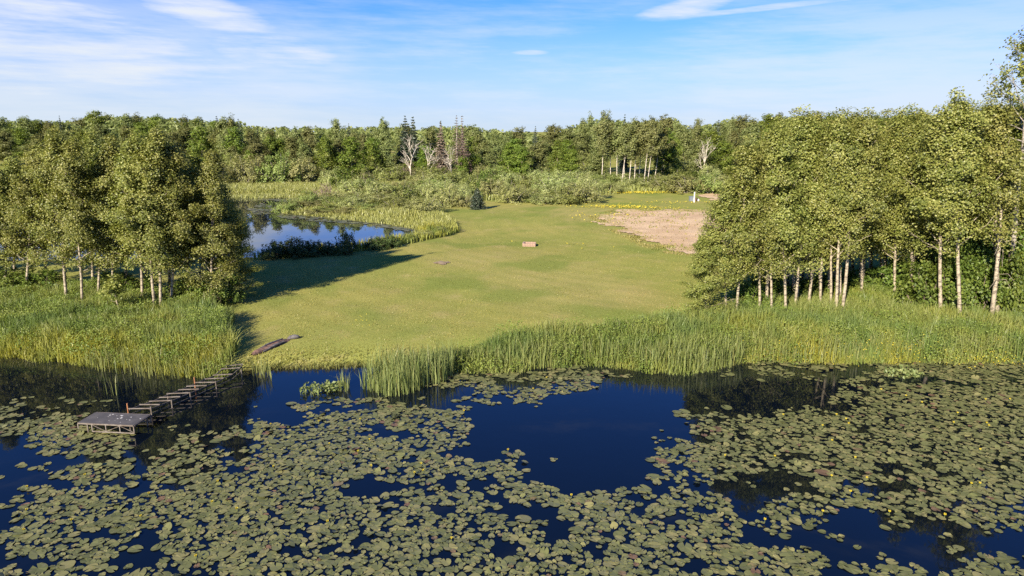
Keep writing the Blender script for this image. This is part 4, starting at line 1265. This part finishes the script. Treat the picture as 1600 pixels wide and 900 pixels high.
# walkway skeleton without its deck
RUNGS = [((198, 638.5), (237, 638)), ((215, 632), (252, 632)), ((231, 627), (268, 625.5)), ((246, 621), (284, 619.5)), ((261, 615), (297, 613.5)), ((276, 609), (313, 607.5)),
         ((290, 603.5), (324, 602)), ((306, 597.5), (335, 597)), ((320, 592), (348, 590.5)), ((336, 586), (360, 584.5)), ((349, 580.5), (372, 579)), ((354, 576), (376, 573.5))]
RZ = .30
r0 = np.array(at(*RUNGS[0][0], RZ))
wroot = empty('dock_walkway', (r0[0], r0[1], 0))
tag(wroot, 'bare metal walkway frame of crossbars running from platform to shore', 'walkway')
ends = []
for (p, q) in RUNGS:
    a, c = np.array(at(*p, RZ)) - r0, np.array(at(*q, RZ)) - r0
    ends.append((a, c))
mid0 = [(a + c) / 2 for a, c in ends]
hw = np.mean([np.linalg.norm(c - a) for a, c in ends]) / 2
for i, (a, c) in enumerate(ends):
    dd = (c - a) / np.linalg.norm(c - a)
    m_ = mid0[i]
    zz = RZ + (.12 if i > 9 else 0.0)
    b = MB(); b.bar((*(m_ - dd * hw), zz), (*(m_ + dd * hw), zz), .045, .028); b.build('crossbar', M['galvanised'], wroot)
for sgn in (-1, 1):
    b = MB()
    for i in range(len(ends) - 1):
        p = [mid0[j] + sgn * hw * .92 * (ends[j][1] - ends[j][0]) / np.linalg.norm(ends[j][1] - ends[j][0]) for j in (i, i + 1)]
        zs = [RZ - .045 + (.12 if j > 9 else 0) for j in (i, i + 1)]
        b.bar((*p[0], zs[0]), (*p[1], zs[1]), .03, .04)
        b.bar((*p[0], zs[0] - .17), (*p[1], zs[1] - .17), .022, .022)
    b.build('side_rail', M['rail_dark'], wroot)
for (i, sgn, h_, mt) in [(0, 1, .06, 'galvanised'), (0, -1, .2, 'rusty'), (2, 1, .02, 'galvanised'), (4, 1, .02, 'galvanised'), (7, 1, .04, 'galvanised'), (7, -1, .22, 'rusty'), (4, -1, .02, 'galvanised'), (10, 1, .02, 'galvanised')]:
    a, c = ends[i]; dd = (c - a) / np.linalg.norm(c - a)
    p = mid0[i] + sgn * (hw + .03) * dd
    b = MB(); b.tube(np.array([(*p, -1.2), (*p, RZ + h_)]), .025, 8)
    o = b.build('post', M[mt], wroot)
    if mt == 'rusty': o['label'] = 'rusty orange post'

# ------------------------------------------------------------------ rotten log on the lawn
xa, ya, za = at_ground(393, 556); xb, yb, zb = at_ground(449, 531)
L = math.hypot(xb - xa, yb - ya)
root = empty('rotten_log', (xa, ya, za), math.atan2(yb - ya, xb - xa))
tag(root, 'weathered split log lying on the lawn near the walkway', 'log')
b = MB()
n, S = 26, 18
xs = np.linspace(0, L, n)
an = np.linspace(0, 2 * np.pi, S, endpoint=False)
prof = np.interp(xs, [0, .3, L * .5, L * .85, L], [.05, .13, .175, .185, .15])
G = VN.fbm(an[None, :] * 2.2 + 5, xs[:, None] * .35, 1.2, 3)
G2 = VN.fbm(an[None, :] * 4 + 5, xs[:, None] * 3, 1.2, 3)
rr2 = prof[:, None] * (.72 + .45 * G + .25 * G2)
hollow = np.exp(-((an[None, :] - 1.35) / .42) ** 2) * sstep(xs, .5, .9)[:, None]
rr2 = rr2 * (1 - .62 * hollow)
V = np.stack([np.broadcast_to(xs[:, None], rr2.shape) + .05 * G2, rr2 * np.cos(an)[None, :] * 1.25, .06 + rr2 * np.sin(an)[None, :]], -1)
i, j = np.meshgrid(np.arange(n - 1), np.arange(S), indexing='ij'); j2 = (j + 1) % S
b.add(V.reshape(-1, 3), quads=np.stack([i * S + j, (i + 1) * S + j, (i + 1) * S + j2, i * S + j2], -1).reshape(-1, 4))
b.add(np.vstack([V[-1], [(L - .25, 0, .08)]]), tris=[(S, (q + 1) % S, q) for q in range(S)])
b.build('trunk', M['log_wood'], root)
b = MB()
b.box((L * .86, -.02, .15), (.5, .10, .10)); b.build('hollow', M['log_dark'], root)  # solid dark block in the groove, its shade put in as colour
b = MB()
for (yy, x0, x1) in [(.20, .3, L * .95), (-.24, .5, L * .8)]:
    b.tube(np.array([(x0, yy * .8, .1), ((x0 + x1) / 2, yy, .2), (x1, yy * .9, .2)]), [.03, .055, .035], 6, wob=.5)
b.build('splinter', M['log_grey'], root)
x, y, z_ = at_ground(458, 530)
b = MB()
b.tube(np.array([(-.26, 0, .08), (-.12, .02, .13), (.06, 0, .14), (.22, 0, .12), (.30, .02, .10)]), [.05, .09, .11, .09, .05], 12, wob=.4)
o = b.build('log_chunk', M['log_grey'], smooth=True); o.location = (x, y, z_ - .04); o.rotation_euler = (0, 0, .5)
tag(o, 'short grey log chunk at the far end of the split log', 'log')

# ------------------------------------------------------------------ block fire pit
x, y, z_ = at_ground(827, 384)
s = 1.0 / FOC * math.hypot(y, CAM_H)
root = empty('fire_pit', (x, y, z_), R_(-4))
tag(root, 'low pinkish block fire pit in the middle of the lawn', 'fire pit')
wF = 20 * s; hF = .29; dF = .9
def row(p0, p1, nb, top):
    p0, p1 = np.array(p0), np.array(p1)
    d_ = (p1 - p0) / nb; ang = math.atan2(d_[1], d_[0])
    for i in range(nb):
        c = p0 + d_ * (i + .5)
        bb = MB(); bb.box((0, 0, 0), (np.linalg.norm(d_) - .012, .16, top * rng.uniform(.93, 1.06)))
        o = bb.build('block', M['pink_block'], root); o.location = (c[0], c[1], top / 2 - .02); o.rotation_euler = (0, 0, ang + rng.normal(0, .02))
row((-wF / 2, -dF / 2), (wF / 2, -dF / 2), 5, hF)
row((-wF / 2, dF / 2), (wF / 2, dF / 2), 5, hF)
row((-wF / 2 + .06, -dF / 2 + .09), (-wF / 2 + .06, dF / 2 - .09), 2, hF)
row((wF / 2 - .06, -dF / 2 + .09), (wF / 2 - .06, dF / 2 - .09), 2, hF * .8)
b = MB(); b.box((0, 0, .05), (wF - .2, dF - .2, .12)); b.build('ash_bed', M['ash'], root)

# ------------------------------------------------------------------ post and utility box
x, y, z_ = at_ground(1084.5, 316)
s = 1.0 / FOC * math.hypot(y, CAM_H)
root = empty('white_post', (x, y, z_)); tag(root, 'thin white post standing at the far right of the field', 'post')
b = MB(); b.box((0, 0, 7.6 * s), (.12, .12, 15.2 * s)); b.build('shaft', M['white_paint'], root)
b = MB(); b.box((0, 0, 15.4 * s), (.15, .15, .06)); b.build('cap', M['white_paint'], root)
x2, y2, z2 = at_ground(1080.5, 314)
root = empty('utility_box', (x2, y2, z2), .1); tag(root, 'grey blue utility box beside the white post', 'utility box')
b = MB(); b.box((0, 0, .30), (.62, .5, .60)); b.build('cabinet', M['grey_box'], root)
b = MB(); b.box((0, 0, .635), (.70, .58, .07)); b.build('lid', M['grey_box'], root)
b = MB(); b.box((-.02, -.262, .28), (.5, .02, .46)); b.build('door', M['grey_box'], root)
x2, y2, z2 = at_ground(1088, 314)
b = MB(); b.tube(np.array([(0, 0, -.05), (0, 0, .4), (.03, 0, .48)]), [.2, .17, .12], 9, wob=.2)
o = b.build('tree_stump', M['brown_box']); o.location = (x2, y2, z2); tag(o, 'dark brown stump right behind the white post', 'stump')
x2, y2, z2 = at_ground(1091, 314)
b = MB(); b.tube(np.array([(0, 0, -.05), (0, 0, .16), (.02, 0, .3)]), [.2, .2, .08], 8, wob=.4)
o = b.build('pale_stone', M['pale_stone']); o.location = (x2, y2, z2); tag(o, 'pale stone on the ground right of the white post', 'stone')
